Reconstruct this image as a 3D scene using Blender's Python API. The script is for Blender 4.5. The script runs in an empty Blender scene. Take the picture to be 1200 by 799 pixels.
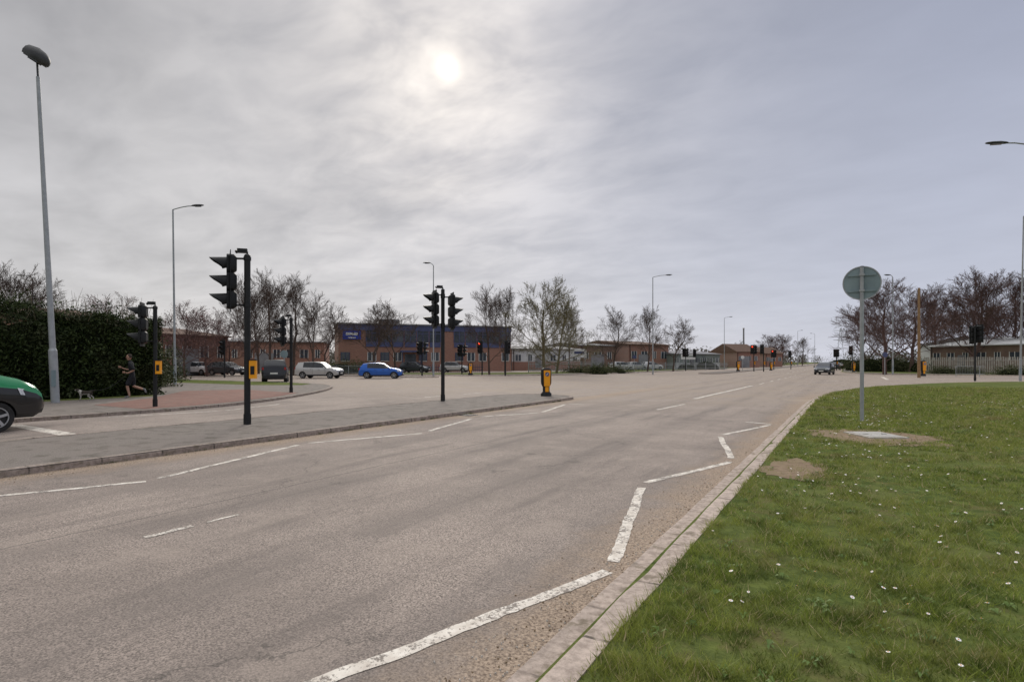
import bpy, bmesh, math, random
import numpy as np
from mathutils import Vector, Matrix
from mathutils.geometry import tessellate_polygon
random.seed(7); np.random.seed(7)
scene=bpy.context.scene
YAW=math.radians(30.63); C,SN=math.cos(YAW),math.sin(YAW)
# surveyed position: tangent of bearing from the camera axis, and forward distance (metres)
def S(a,d):
    x=a*d; return (C*x-SN*d, SN*x+C*d)
SUN_AZ=math.radians(37.05); SUN_EL=math.radians(27.1)
SUN=Vector((-math.sin(SUN_AZ)*math.cos(SUN_EL),math.cos(SUN_AZ)*math.cos(SUN_EL),math.sin(SUN_EL)))

# ---------------------------------------------------------------- node helpers
def setin(nt,sock,v):
    if v is None: return
    if isinstance(v,bpy.types.NodeSocket): nt.links.new(v,sock)
    else:
        if isinstance(v,(tuple,list)) and len(v)==3 and sock.type=='RGBA': v=(*v,1)
        sock.default_value=v
def M(nt,op,a,b=None,c=None,clamp=False):
    n=nt.nodes.new('ShaderNodeMath'); n.operation=op; n.use_clamp=clamp
    setin(nt,n.inputs[0],a); setin(nt,n.inputs[1],b); setin(nt,n.inputs[2],c); return n.outputs[0]
def MIX(nt,f,a,b,mode='MIX'):
    n=nt.nodes.new('ShaderNodeMix'); n.data_type='RGBA'; n.blend_type=mode
    setin(nt,n.inputs[0],f); setin(nt,n.inputs[6],a); setin(nt,n.inputs[7],b); return n.outputs[2]
def NOISE(nt,vec,scale,detail=4,rough=.55,out=0,dist=0):
    n=nt.nodes.new('ShaderNodeTexNoise'); n.inputs['Scale'].default_value=scale
    n.inputs['Detail'].default_value=detail; n.inputs['Roughness'].default_value=rough
    n.inputs['Distortion'].default_value=dist
    if vec is not None: nt.links.new(vec,n.inputs['Vector'])
    return n.outputs[out]
def RANGE(nt,v,a,b,c=0,d=1):
    n=nt.nodes.new('ShaderNodeMapRange'); setin(nt,n.inputs[0],v)
    for i,q in enumerate((a,b,c,d)): n.inputs[i+1].default_value=q
    return n.outputs[0]
def POS(nt):
    return nt.nodes.new('ShaderNodeNewGeometry').outputs['Position']
def newmat(name):
    m=bpy.data.materials.new(name); m.use_nodes=True; nt=m.node_tree
    b=nt.nodes['Principled BSDF']; b.inputs['Specular IOR Level'].default_value=.3
    return m,nt,b
def bump(nt,b,h,strength=.3,dist=.01):
    n=nt.nodes.new('ShaderNodeBump'); n.inputs['Strength'].default_value=strength; n.inputs['Distance'].default_value=dist
    nt.links.new(h,n.inputs['Height']); nt.links.new(n.outputs[0],b.inputs['Normal'])
def mat(name,c1,c2=None,scale=3,rough=.8,metal=0,bmp=0,spec=.3,c3=None,coat=0):
    m,nt,b=newmat(name)
    if c2 is None: c2=tuple(x*.8 for x in c1)
    tc=nt.nodes.new('ShaderNodeTexCoord').outputs['Object']
    n=NOISE(nt,tc,scale,4,.6)
    col=MIX(nt,RANGE(nt,n,.35,.65),c1,c2)
    if c3: col=MIX(nt,RANGE(nt,NOISE(nt,tc,scale*.23,3),.45,.65),col,c3)
    nt.links.new(col,b.inputs['Base Color'])
    b.inputs['Roughness'].default_value=rough; b.inputs['Metallic'].default_value=metal
    b.inputs['Specular IOR Level'].default_value=spec
    if coat: b.inputs['Coat Weight'].default_value=coat
    if bmp: bump(nt,b,n,bmp,.02)
    return m

# ---------------------------------------------------------------- materials
def asphalt_mat():
    m,nt,b=newmat('asphalt'); p=POS(nt)
    sep=nt.nodes.new('ShaderNodeSeparateXYZ'); nt.links.new(p,sep.inputs[0]); X,Y=sep.outputs[0],sep.outputs[1]
    fine=NOISE(nt,p,75,2,.8); big=NOISE(nt,p,.35,5,.65); blot=NOISE(nt,p,1.7,5,.7)
    mid=NOISE(nt,p,19,4,.75)
    mpn=nt.nodes.new('ShaderNodeMapping'); mpn.inputs['Scale'].default_value=(2.2,.22,1); nt.links.new(p,mpn.inputs[0])
    streak=NOISE(nt,mpn.outputs[0],1.0,5,.65)
    col=MIX(nt,RANGE(nt,fine,.36,.64),(.078,.066,.058),(.58,.485,.42))
    col=MIX(nt,RANGE(nt,mid,.35,.68,0,.45),col,(.30,.25,.218))
    col=MIX(nt,RANGE(nt,big,.40,.58,0,.45),col,(.165,.14,.124))
    col=MIX(nt,RANGE(nt,blot,.50,.68,0,.48),col,(.37,.31,.265))
    col=MIX(nt,RANGE(nt,streak,.52,.66,0,.45),col,(.15,.128,.115))
    tr=M(nt,'SINE',M(nt,'MULTIPLY',M(nt,'ADD',X,.55),3.3))
    tr=M(nt,'MULTIPLY',RANGE(nt,tr,.2,1,0,.42),RANGE(nt,blot,.3,.6))
    inr=M(nt,'MULTIPLY',M(nt,'LESS_THAN',X,-1.3),M(nt,'GREATER_THAN',X,-10))
    col=MIX(nt,M(nt,'MULTIPLY',tr,inr),col,(.15,.13,.118))
    # grit and dust along the kerbs
    w=M(nt,'ADD',X,M(nt,'MULTIPLY',M(nt,'SUBTRACT',NOISE(nt,p,1.3,5,.7),.5),1.3))
    d1=M(nt,'MULTIPLY',RANGE(nt,w,-2.15,-1.6),RANGE(nt,Y,28,36,1,0))
    d2=M(nt,'MULTIPLY',M(nt,'MULTIPLY',RANGE(nt,w,-9.15,-9.85),RANGE(nt,X,-10.6,-10.2)),RANGE(nt,Y,30,40,1,0))
    dust=MIX(nt,RANGE(nt,NOISE(nt,p,48,2,.8),.35,.65),(.14,.10,.07),(.50,.385,.285))
    col=MIX(nt,M(nt,'MULTIPLY',M(nt,'MAXIMUM',d1,d2),.85),col,dust)
    # sandy centre of junction
    jn=M(nt,'MULTIPLY',RANGE(nt,Y,17,26),RANGE(nt,big,.4,.6,0,.55))
    col=MIX(nt,jn,col,(.40,.325,.255))
    # cracks
    v=nt.nodes.new('ShaderNodeTexVoronoi'); v.feature='DISTANCE_TO_EDGE'; v.inputs['Scale'].default_value=.42
    vm=nt.nodes.new('ShaderNodeVectorMath'); vm.operation='ADD'; nt.links.new(p,vm.inputs[0]); nt.links.new(NOISE(nt,p,1.5,5,.7,out=1),vm.inputs[1])
    nt.links.new(vm.outputs[0],v.inputs['Vector'])
    ck=M(nt,'MULTIPLY',RANGE(nt,v.outputs[0],.0,.008,1,0),RANGE(nt,big,.5,.58,0,.6))
    col=MIX(nt,ck,col,(.06,.055,.05))
    # oil spots
    os=nt.nodes.new('ShaderNodeTexVoronoi'); os.inputs['Scale'].default_value=.9; nt.links.new(p,os.inputs['Vector'])
    col=MIX(nt,RANGE(nt,M(nt,'ADD',os.outputs[0],M(nt,'MULTIPLY',mid,.14)),.11,.19,.4,0),col,(.08,.07,.06))
    # longitudinal lane joint
    sj=M(nt,'ABSOLUTE',M(nt,'ADD',M(nt,'ADD',X,6.15),M(nt,'MULTIPLY',blot,.12)))
    col=MIX(nt,RANGE(nt,sj,.006,.025,.5,0),col,(.07,.065,.06))
    nt.links.new(col,b.inputs['Base Color']); b.inputs['Roughness'].default_value=.88
    b.inputs['Specular IOR Level'].default_value=.25
    bump(nt,b,M(nt,'ADD',fine,M(nt,'MULTIPLY',mid,.6)),.7,.008)
    return m
ASPH=asphalt_mat()
def footway_mat():
    m,nt,b=newmat('footway_asphalt'); p=POS(nt)
    f=NOISE(nt,p,60,2,.8); g=NOISE(nt,p,.8,5,.6); 
    col=MIX(nt,RANGE(nt,f,.35,.65),(.08,.069,.062),(.31,.272,.24))
    col=MIX(nt,RANGE(nt,g,.4,.62,0,.6),col,(.205,.175,.155))
    col=MIX(nt,RANGE(nt,NOISE(nt,p,2.7,5,.7),.50,.64,0,.75),col,(.10,.088,.07))
    nt.links.new(col,b.inputs['Base Color']); b.inputs['Roughness'].default_value=.9; bump(nt,b,f,.5,.005); return m
FOOT=footway_mat()
def paint_mat():
    m,nt,b=newmat('road_paint'); p=POS(nt)
    n=NOISE(nt,p,38,4,.8); g=NOISE(nt,p,3.5,4,.65)
    v=M(nt,'ADD',M(nt,'MULTIPLY',n,.6),M(nt,'MULTIPLY',g,.45))
    col=MIX(nt,RANGE(nt,NOISE(nt,p,9,4),.35,.65),(.82,.77,.69),(.58,.52,.45))
    col=MIX(nt,RANGE(nt,v,.53,.58),col,(.22,.19,.165))
    nt.links.new(col,b.inputs['Base Color']); b.inputs['Roughness'].default_value=.75; bump(nt,b,n,.3,.004); return m
PAINT=paint_mat()
def kerb_mat(name='kerb_concrete',k=1.0,off=0.0,jd=.85):
    m,nt,b=newmat(name); p=POS(nt)
    uv=nt.nodes.new('ShaderNodeTexCoord').outputs['UV']; sp=nt.nodes.new('ShaderNodeSeparateXYZ'); nt.links.new(uv,sp.inputs[0])
    u=M(nt,'ADD',M(nt,'DIVIDE',sp.outputs[0],.915),off); fr=M(nt,'FRACT',u); fl=M(nt,'FLOOR',u)
    wn=nt.nodes.new('ShaderNodeTexWhiteNoise'); wn.noise_dimensions='1D'; nt.links.new(fl,wn.inputs['W'])
    col=MIX(nt,RANGE(nt,NOISE(nt,p,14,5,.75),.38,.62),(.66*k,.545*k,.47*k),(.37*k,.30*k,.255*k))
    col=MIX(nt,M(nt,'MULTIPLY',wn.outputs[0],.3),col,(.26*k,.22*k,.19*k))
    col=MIX(nt,RANGE(nt,NOISE(nt,p,4,5,.75),.53,.64,0,.75),col,(.17,.14,.095))
    j=M(nt,'MAXIMUM',M(nt,'LESS_THAN',fr,.018),M(nt,'GREATER_THAN',fr,.988))
    col=MIX(nt,M(nt,'MULTIPLY',M(nt,'MULTIPLY',j,jd),RANGE(nt,NOISE(nt,p,9,3),.4,.55,.25,1)),col,(.06,.05,.04))
    nt.links.new(col,b.inputs['Base Color']); b.inputs['Roughness'].default_value=.9
    bump(nt,b,NOISE(nt,p,50,3,.75),.7,.01); return m
KERB=kerb_mat(k=.95); CHAN=kerb_mat('channel_concrete',.88,.37,.5); KERBD=kerb_mat('weathered_kerb_concrete',.66)
def grass_ground_mat():
    m,nt,b=newmat('grass_ground'); p=POS(nt)
    col=MIX(nt,RANGE(nt,NOISE(nt,p,6,5,.75),.35,.65),(.05,.075,.02),(.14,.175,.045))
    col=MIX(nt,RANGE(nt,NOISE(nt,p,.5,4,.6),.42,.64,0,.7),col,(.16,.17,.06))
    col=MIX(nt,RANGE(nt,NOISE(nt,p,2,4,.7),.55,.70,0,.7),col,(.15,.115,.06))
    nt.links.new(col,b.inputs['Base Color']); b.inputs['Roughness'].default_value=1; b.inputs['Specular IOR Level'].default_value=.05
    bump(nt,b,NOISE(nt,p,25,3,.7),.8,.03); return m
GRASS=grass_ground_mat()
def blade_mat():
    m,nt,b=newmat('grass_blades'); p=POS(nt)
    at=nt.nodes.new('ShaderNodeAttribute'); at.attribute_name='var'; v=at.outputs['Fac']
    col=MIX(nt,RANGE(nt,v,.05,.85),(.04,.075,.011),(.33,.395,.07))
    col=MIX(nt,RANGE(nt,NOISE(nt,p,1.1,4,.65),.42,.62,0,.6),col,(.34,.35,.09))
    col=MIX(nt,RANGE(nt,NOISE(nt,p,3.1,4,.7),.49,.61,0,.74),col,(.05,.085,.015))
    col=MIX(nt,RANGE(nt,NOISE(nt,p,.75,4,.7),.54,.65,0,.62),col,(.28,.215,.10))
    col=MIX(nt,RANGE(nt,v,.87,.89),col,(.48,.40,.22))
    nt.links.new(col,b.inputs['Base Color']); b.inputs['Roughness'].default_value=.5; b.inputs['Specular IOR Level'].default_value=.25
    tr=nt.nodes.new('ShaderNodeBsdfTranslucent'); nt.links.new(col,tr.inputs[0])
    ms=nt.nodes.new('ShaderNodeMixShader'); ms.inputs[0].default_value=.38
    nt.links.new(b.outputs[0],ms.inputs[1]); nt.links.new(tr.outputs[0],ms.inputs[2])
    nt.links.new(ms.outputs[0],nt.nodes['Material Output'].inputs['Surface']); return m
BLADE=blade_mat()
def brickpave_mat():
    m,nt,b=newmat('red_block_paving'); p=POS(nt)
    t=nt.nodes.new('ShaderNodeTexBrick'); t.inputs['Scale'].default_value=2.2; nt.links.new(p,t.inputs['Vector'])
    t.inputs['Color1'].default_value=(.28,.13,.10,1); t.inputs['Color2'].default_value=(.21,.105,.085,1); t.inputs['Mortar'].default_value=(.12,.085,.07,1); t.inputs['Mortar Size'].default_value=.03
    col=MIX(nt,RANGE(nt,NOISE(nt,p,1.5,5,.6),.4,.7,0,.5),t.outputs[0],(.25,.175,.14))
    nt.links.new(col,b.inputs['Base Color']); b.inputs['Roughness'].default_value=.9; return m
REDPAVE=brickpave_mat()
def brickwall_mat():
    m,nt,b=newmat('brick'); tc=nt.nodes.new('ShaderNodeTexCoord').outputs['Object']
    mp=nt.nodes.new('ShaderNodeMapping'); mp.inputs['Rotation'].default_value=(math.radians(90),0,0); nt.links.new(tc,mp.inputs[0])
    t=nt.nodes.new('ShaderNodeTexBrick'); t.inputs['Scale'].default_value=2.2; nt.links.new(mp.outputs[0],t.inputs['Vector'])
    t.inputs['Color1'].default_value=(.34,.165,.115,1); t.inputs['Color2'].default_value=(.26,.125,.09,1); t.inputs['Mortar'].default_value=(.3,.25,.22,1); t.inputs['Mortar Size'].default_value=.02
    col=MIX(nt,RANGE(nt,NOISE(nt,tc,.6,4),.4,.7,0,.4),t.outputs[0],(.24,.135,.10))
    nt.links.new(col,b.inputs['Base Color']); b.inputs['Roughness'].default_value=.9; return m
BRICK=brickwall_mat()
SOIL=mat('bare_soil',(.31,.235,.165),(.18,.13,.09),9,1,bmp=.8,spec=.05,c3=(.24,.19,.12))
CONC=mat('concrete',(.55,.52,.47),(.38,.35,.31),8,.9,bmp=.3)
GALV=mat('galvanised_steel',(.38,.40,.41),(.31,.33,.34),5,.55,.3)
GALVD=mat('sign_back_grey',(.24,.31,.33),(.19,.25,.27),2.5,.5,.2)
DARKM=mat('lantern_dark_grey',(.035,.037,.04),(.06,.062,.065),5,.5)
BLACK=mat('black_powder_coat',(.010,.011,.012),(.018,.019,.020),6,.5)
LENS=mat('dark_lens',(.03,.012,.01),(.02,.02,.015),6,.2)
REDL,_nt,_b=newmat('red_signal_lit'); _b.inputs['Base Color'].default_value=(.8,.05,.02,1); _b.inputs['Emission Color'].default_value=(1,.08,.03,1); _b.inputs['Emission Strength'].default_value=1.5
YELL=mat('yellow_plastic',(.9,.38,.015),(.8,.32,.015),4,.5)
WHITEP=mat('white_plastic',(.75,.75,.73),(.62,.62,.6),4,.5)
BLUEP=mat('blue_cladding',(.085,.10,.20),(.07,.08,.16),1.2,.6)
BLUED=mat('blue_frame',(.045,.055,.12),(.04,.045,.10),2,.5)
GLASSD=mat('window_glass',(.03,.04,.055),(.05,.06,.075),.7,.12,spec=.6)
ROOFG=mat('roof_sheet_grey',(.25,.25,.26),(.18,.18,.19),.6,.7)
ROOFB=mat('roof_tile_brown',(.16,.10,.07),(.11,.07,.055),3,.9)
SHEDW=mat('white_cladding',(.62,.63,.63),(.52,.53,.54),.5,.6)
SHEDG=mat('green_cladding',(.24,.275,.25),(.19,.22,.205),.5,.6)
SHEDB=mat('brown_cladding',(.24,.17,.13),(.18,.12,.10),.7,.8)
WOOD=mat('weathered_wood',(.30,.19,.10),(.20,.13,.07),6,.9,bmp=.3)
PALE=mat('palisade_pale_wood',(.46,.43,.38),(.30,.28,.25),3,.9)
BARK=mat('bark',(.12,.09,.075),(.07,.053,.045),6,.95,spec=.1)
BARKR=mat('bark_reddish',(.14,.088,.078),(.09,.06,.055),6,.95,spec=.1)
BARKY=mat('bark_olive',(.19,.165,.10),(.11,.10,.06),6,.95,spec=.1)
BUD=mat('spring_buds',(.24,.22,.09),(.15,.14,.055),3,.9,spec=.1)
PINK=mat('plum_blossom',(.36,.22,.21),(.20,.115,.11),2,.9,spec=.1)
TYRE=mat('tyre_rubber',(.018,.018,.018),(.03,.03,.03),9,.85)
RIM=mat('alloy_wheel',(.45,.46,.47),(.35,.36,.37),9,.35,.7)
PLAST=mat('black_trim',(.02,.02,.022),(.03,.03,.03),9,.6)
CGLASS=mat('car_glass',(.015,.018,.022),(.03,.035,.04),1.5,.06,spec=.8)
HEADL=mat('headlamp_glass',(.7,.72,.75),(.45,.47,.5),14,.1,spec=.8)
TAILL=mat('tail_lamp_red',(.35,.02,.015),(.25,.015,.01),9,.2)
PLATEW=mat('number_plate',(.75,.75,.70),(.7,.7,.65),9,.4)
def paint(n,c,rough=.3,metal=.3): return mat('car_paint_'+n,c,tuple(x*.9 for x in c),1.5,rough,metal,spec=.5,coat=.6)
P_SILV=paint('silver',(.50,.50,.49)); P_BLUE=paint('blue',(.01,.11,.48)); P_BLACK=paint('black',(.012,.013,.015)); P_GREEN=paint('green',(.02,.27,.10),.3,0); P_WHITE=paint('white',(.7,.7,.7),.3,0); P_DG=paint('dark_grey',(.05,.06,.07))

# ---------------------------------------------------------------- mesh builder
class MB:
    def __init__(s): s.v=[]; s.f=[]; s.m=[]; s.mats=[]
    def mi(s,m):
        if m not in s.mats: s.mats.append(m)
        return s.mats.index(m)
    def poly(s,pts,m):
        o=len(s.v); s.v+= [tuple(p) for p in pts]; s.f.append(tuple(range(o,o+len(pts)))); s.m.append(s.mi(m))
    def box(s,c,sz,m,rz=0,mx=None,taper=1):
        hx,hy,hz=sz[0]/2,sz[1]/2,sz[2]/2; o=len(s.v); cr,sr=math.cos(rz),math.sin(rz)
        for z in(-hz,hz):
            t=taper if z>0 else 1
            for x,y in((-hx,-hy),(hx,-hy),(hx,hy),(-hx,hy)):
                q=Vector((x*t,y*t,z))
                if mx is not None: q=mx@q
                else: q=Vector((q.x*cr-q.y*sr,q.x*sr+q.y*cr,q.z))
                s.v.append((c[0]+q.x,c[1]+q.y,c[2]+q.z))
        k=s.mi(m)
        for f in((0,3,2,1),(4,5,6,7),(0,1,5,4),(1,2,6,5),(2,3,7,6),(3,0,4,7)):
            s.f.append(tuple(o+i for i in f)); s.m.append(k)
    def cyl(s,p0,p1,r0,r1,m,n=8,caps=True,sx=1):
        p0=Vector(p0);p1=Vector(p1); d=(p1-p0)
        if d.length<1e-6: return
        d.normalize(); a=Vector((0,0,1)) if abs(d.z)<.9 else Vector((1,0,0))
        u=d.cross(a).normalized(); w=d.cross(u); o=len(s.v)
        for p,r in((p0,r0),(p1,r1)):
            for i in range(n):
                t=2*math.pi*i/n; q=p+u*(r*math.cos(t))*sx+w*(r*math.sin(t)); s.v.append((q.x,q.y,q.z))
        k=s.mi(m)
        for i in range(n):
            j=(i+1)%n; s.f.append((o+i,o+n+i,o+n+j,o+j)); s.m.append(k)
        if caps:
            s.f.append(tuple(o+i for i in range(n))); s.m.append(k)
            s.f.append(tuple(o+n+n-1-i for i in range(n))); s.m.append(k)
    def rings(s,rings,m,close=True,capends=True):
        o=len(s.v); n=len(rings[0]); k=s.mi(m)
        for r in rings: s.v+=[tuple(p) for p in r]
        for a in range(len(rings)-1):
            for i in range(n if close else n-1):
                j=(i+1)%n; s.f.append((o+a*n+i,o+a*n+j,o+(a+1)*n+j,o+(a+1)*n+i)); s.m.append(k)
        if capends:
            s.f.append(tuple(o+n-1-i for i in range(n))); s.m.append(k)
            s.f.append(tuple(o+(len(rings)-1)*n+i for i in range(n))); s.m.append(k)
    def ellipsoid(s,c,r,m,n=10,mm=7,mx=None):
        rg=[]
        for a in range(mm+1):
            ph=-math.pi/2+math.pi*a/mm; ph=max(-1.5,min(1.5,ph)); ring=[]
            for i in range(n):
                t=2*math.pi*i/n; q=Vector((r[0]*math.cos(ph)*math.cos(t),r[1]*math.cos(ph)*math.sin(t),r[2]*math.sin(ph)))
                if mx is not None: q=mx@q
                ring.append((c[0]+q.x,c[1]+q.y,c[2]+q.z))
            rg.append(ring)
        s.rings(rg,m)
    def mesh(s,name,smooth=None):
        me=bpy.data.meshes.new(name); me.from_pydata(s.v,[],s.f)
        for m in s.mats: me.materials.append(m)
        me.polygons.foreach_set('material_index',s.m)
        if smooth is not None:
            me.polygons.foreach_set('use_smooth',[True]*len(s.f)); me.set_sharp_from_angle(angle=math.radians(smooth))
        me.update(); return me
    def obj(s,name,loc=(0,0,0),rz=0,smooth=None,parent=None):
        ob=bpy.data.objects.new(name,s.mesh(name,smooth)); ob.location=loc; ob.rotation_euler=(0,0,rz)
        scene.collection.objects.link(ob)
        if parent: ob.parent=parent
        return ob
def np_mesh(name,verts,faces_n,mats,var=None):
    me=bpy.data.meshes.new(name); n=len(verts); nf=n//faces_n
    me.vertices.add(n); me.vertices.foreach_set('co',verts.astype(np.float32).ravel())
    me.loops.add(n); me.loops.foreach_set('vertex_index',np.arange(n,dtype=np.int32))
    me.polygons.add(nf); me.polygons.foreach_set('loop_start',np.arange(0,n,faces_n,dtype=np.int32))
    try: me.polygons.foreach_set('loop_total',np.full(nf,faces_n,dtype=np.int32))
    except Exception: pass
    for m in mats: me.materials.append(m)
    if var is not None:
        a=me.attributes.new('var','FLOAT','POINT'); a.data.foreach_set('value',var.astype(np.float32))
    me.update(calc_edges=True); me.validate()
    return me
def link(name,me,loc=(0,0,0),rz=0,sc=1,parent=None):
    ob=bpy.data.objects.new(name,me); ob.location=loc; ob.rotation_euler=(0,0,rz)
    ob.scale=(sc,sc,sc) if not isinstance(sc,tuple) else sc
    scene.collection.objects.link(ob)
    if parent: ob.parent=parent
    return ob

# ---------------------------------------------------------------- ground and roads
def sheet(name,pts,z,m,side=False,zb=0,parent=None):
    tris=tessellate_polygon([[Vector((p[0],p[1],0)) for p in pts]])
    me=bpy.data.meshes.new(name); vs=[(p[0],p[1],z) for p in pts]
    fs=[]
    for t in tris:
        a,bb,c=[Vector(vs[i]) for i in t]
        fs.append(tuple(t) if (bb-a).cross(c-a).z>0 else (t[0],t[2],t[1]))
    me.from_pydata(vs,[],fs); me.materials.append(m); me.update()
    return link(name,me,parent=parent)
def chaikin(p,it=3):
    for _ in range(it):
        q=[p[0]]
        for a,b in zip(p[:-1],p[1:]):
            q+=[(a[0]*.75+b[0]*.25,a[1]*.75+b[1]*.25),(a[0]*.25+b[0]*.75,a[1]*.25+b[1]*.75)]
        q.append(p[-1]); p=q
    return p
def kerb(name,line,w=.14,z=.105,side=1,parent=None,prof=None,m=None):
    """kerb stones along polyline; side=+1 kerb body lies to the left of travel"""
    pts=[Vector((p[0],p[1])) for p in line]
    rs=[pts[0]]
    for a,b in zip(pts[:-1],pts[1:]):
        L=(b-a).length; k=max(1,int(L/.45)) if L<60 else max(1,int(L/6))
        for i in range(1,k+1): rs.append(a+(b-a)*i/k)
    pts=rs; n=len(pts); verts=[];uvs=[];L=0
    for i,p in enumerate(pts):
        if i>0: L+=(p-pts[i-1]).length
        d=(pts[min(i+1,n-1)]-pts[max(i-1,0)]); d.normalize(); nn=Vector((-d.y,d.x))*side
        jit=random.uniform(-.008,.008); zz=z+random.uniform(-.006,.006)
        o=p+nn*jit
        pf=prof or [(0,-.02),(0.0,zz-.028),(.012,zz-.008),(.03,zz),(w,zz+.001),(w,-.02)]
        for a,h in pf:
            q=o+nn*a; verts.append((q.x,q.y,h)); uvs.append((L,a+h))
    k=len(pf); faces=[]
    for i in range(n-1):
        for j in range(k-1):
            f=(i*k+j,i*k+j+1,(i+1)*k+j+1,(i+1)*k+j)
            faces.append(f if side<0 else f[::-1])
    me=bpy.data.meshes.new(name); me.from_pydata(verts,[],faces); me.materials.append(m or KERB)
    uvl=me.uv_layers.new(name='UVMap')
    for l in me.loops: uvl.data[l.index].uv=uvs[l.vertex_index]
    me.update(); return link(name,me,parent=parent)

sheet('ground',[(-2500,-600),(2500,-600),(2500,3000),(-2500,3000)],0,GRASS)
sheet('road',[(-260,-25),(260,-25),(260,600),(-260,600)],.004,ASPH)

A=chaikin([(-1.27,-20),(-1.27,20),(-1.25,27),(-.7,33),(.5,39.5),(3,46),(6,51.5),(10,56.5),(15,59.3),(26,60)])+[(250,60)]
sheet('grass_verge',A+[(250,-20)],.10,GRASS)
kerb('kerb',A,side=-1,w=.17)
Ach=[p for p in A if p[1]<44]
kerb('drainage_channel',Ach,side=1,prof=[(.0,.004),(.008,.012),(.20,.010),(.212,.002)],m=CHAN)
Bc=chaikin([(-18.8,-20),(-18.8,8),(-18.85,11),(-19.6,13.7),(-21,16.4),(-23.2,19.8),(-25.6,22.8),(-28,25.2),(-31,27),(-35,27.8),(-48,27.8)])+[(-250,27.8)]
sheet('pavement',Bc+[(-250,-20)],.10,FOOT)
kerb('kerb',Bc,side=1,m=KERBD)
Cc=[(-250,51)]+chaikin([(-60,51),(-45,51.2),(-38,52.6),(-33,56),(-30,61),(-28,70),(-26,85),(-25,110),(-25,140)])+[(-25,600)]
sheet('grass_verge',Cc+[(-250,600)],.10,GRASS)
kerb('kerb',Cc,side=1)
Dc=[(-1.2,600),(-1.2,120)]+chaikin([(-1.2,110),(-1.2,100),(-.2,93),(2.5,88.5),(7,85.5),(14,84.5),(30,84)])+[(250,84)]
sheet('grass_verge',Dc+[(250,600)],.10,GRASS)
kerb('kerb',Dc,side=1)
# islands
def island(name,x0,x1,y0,y1,m,rd0=True,rd1=True):
    cx=(x0+x1)/2; r=(x1-x0)/2; p=[]
    if rd1: p+=[(cx+r*math.cos(t),y1-r+r*math.sin(t)) for t in [math.pi*i/14 for i in range(15)]]
    else: p+=[(x1,y1),(x0,y1)]
    if rd0: p+=[(cx+r*math.cos(t),y0+r+r*math.sin(t)) for t in [math.pi+math.pi*i/14 for i in range(15)]]
    else: p+=[(x0,y0),(x1,y0)]
    ob=sheet(name,p,.10,m); k=kerb('kerb_stones',p+[p[0]],side=1,parent=ob,m=KERBD); return ob
island('traffic_island',-13.9,-10.05,-20,23.6,FOOT,False,True)
island('traffic_island',-17.6,-14.6,78,420,FOOT)
isl=[(-62,44.6),(-37.5,44.6),(-36.4,45.2),(-36.2,46.2),(-36.8,47.2),(-38,47.6),(-62,47.6)]
o_=sheet('traffic_island',isl,.10,FOOT); kerb('kerb_stones',isl+[isl[0]],side=1,parent=o_)
# pavement surfaces on corner
sheet('block_paving',[(-19.25,9.6),(-19.35,11.3),(-20.0,13.4),(-21.35,16.1),(-22.9,18.4),(-28.5,19.2),(-29.5,16.6),(-25,12.8),(-22.6,9.6)],.104,REDPAVE)
sheet('grass_verge',[(-120,23.0),(-33,23.2),(-30.5,24.8),(-31.5,26.4),(-35,27.3),(-120,27.3)],.104,GRASS)
sheet('grass_verge',[(-120,-15),(-26.2,-15),(-26.2,13.6),(-31.5,14.6),(-60,20.0),(-120,20.0)],.104,GRASS)
sheet('car_park',[(-140,60),(-50,60),(-42,66),(-36,90),(-36,230),(-140,230)],.104,ASPH)
sheet('pavement',[(-26.6,118),(-28.6,86),(-32,66),(-35.5,58.5),(-40.5,54.6),(-46,53.4),(-200,53.2),(-200,51.3),(-46,51.4),(-38.3,52.9),(-33.2,56.6),(-30.2,61.6),(-28.2,70),(-26.3,85),(-25.2,118)],.104,FOOT)
sheet('pavement',[(1.0,400),(1.0,98),(4,92),(9,89),(200,88.2),(200,86.2),(9,86.8),(3.4,89.2),(.2,95),(-.9,104),(-.9,400)],.104,FOOT)

# markings
def seg(b,p0,p1,w,z=.008):
    p0=Vector(p0);p1=Vector(p1); d=(p1-p0).normalized(); n=Vector((-d.y,d.x))*w/2
    L=(p1-p0).length; k=max(1,int(L/.08)); le=[];ri=[]; wob=[random.uniform(-.012,.012) for _ in range(8)]
    for i in range(k+1):
        t=i/k*6.99; wb=wob[int(t)]+(wob[int(t)+1]-wob[int(t)])*(t-int(t))
        q=p0+(p1-p0)*i/k+n.normalized()*wb; j1=random.uniform(-.008,.008); j2=random.uniform(-.008,.008)
        le.append(q+n*(1+j1/w*2)); ri.append(q-n*(1+j2/w*2))
    for i in range(k):
        b.poly([(ri[i].x,ri[i].y,z),(ri[i+1].x,ri[i+1].y,z),(le[i+1].x,le[i+1].y,z),(le[i].x,le[i].y,z)],PAINT)
b=MB()
for p0,p1 in [((-2.33,1.75),(-1.57,4.1)),((-1.62,4.32),(-2.27,7.05)),((-2.3,7.37),(-1.62,9.6)),((-1.67,9.95),(-2.36,12.7)),((-2.38,13.05),(-1.72,15.7)),((-1.72,15.95),(-2.36,16.15)),((-1.6,-1.4),(-2.3,1.3))]:
    seg(b,p0,p1,.105)
for p0,p1 in [((-9.0,-.2),(-8.85,2.4)),((-8.75,2.6),(-8.08,4.05)),((-8.14,4.25),(-9.1,7.3)),((-9.15,7.6),(-8.2,9.9)),((-8.35,10.35),(-9.1,13.1)),((-9.22,13.8),(-8.36,15.75)),((-8.4,16.1),(-9.15,19.4)),((-9.15,19.7),(-8.5,19.9))]:
    seg(b,p0,p1,.10)
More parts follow.
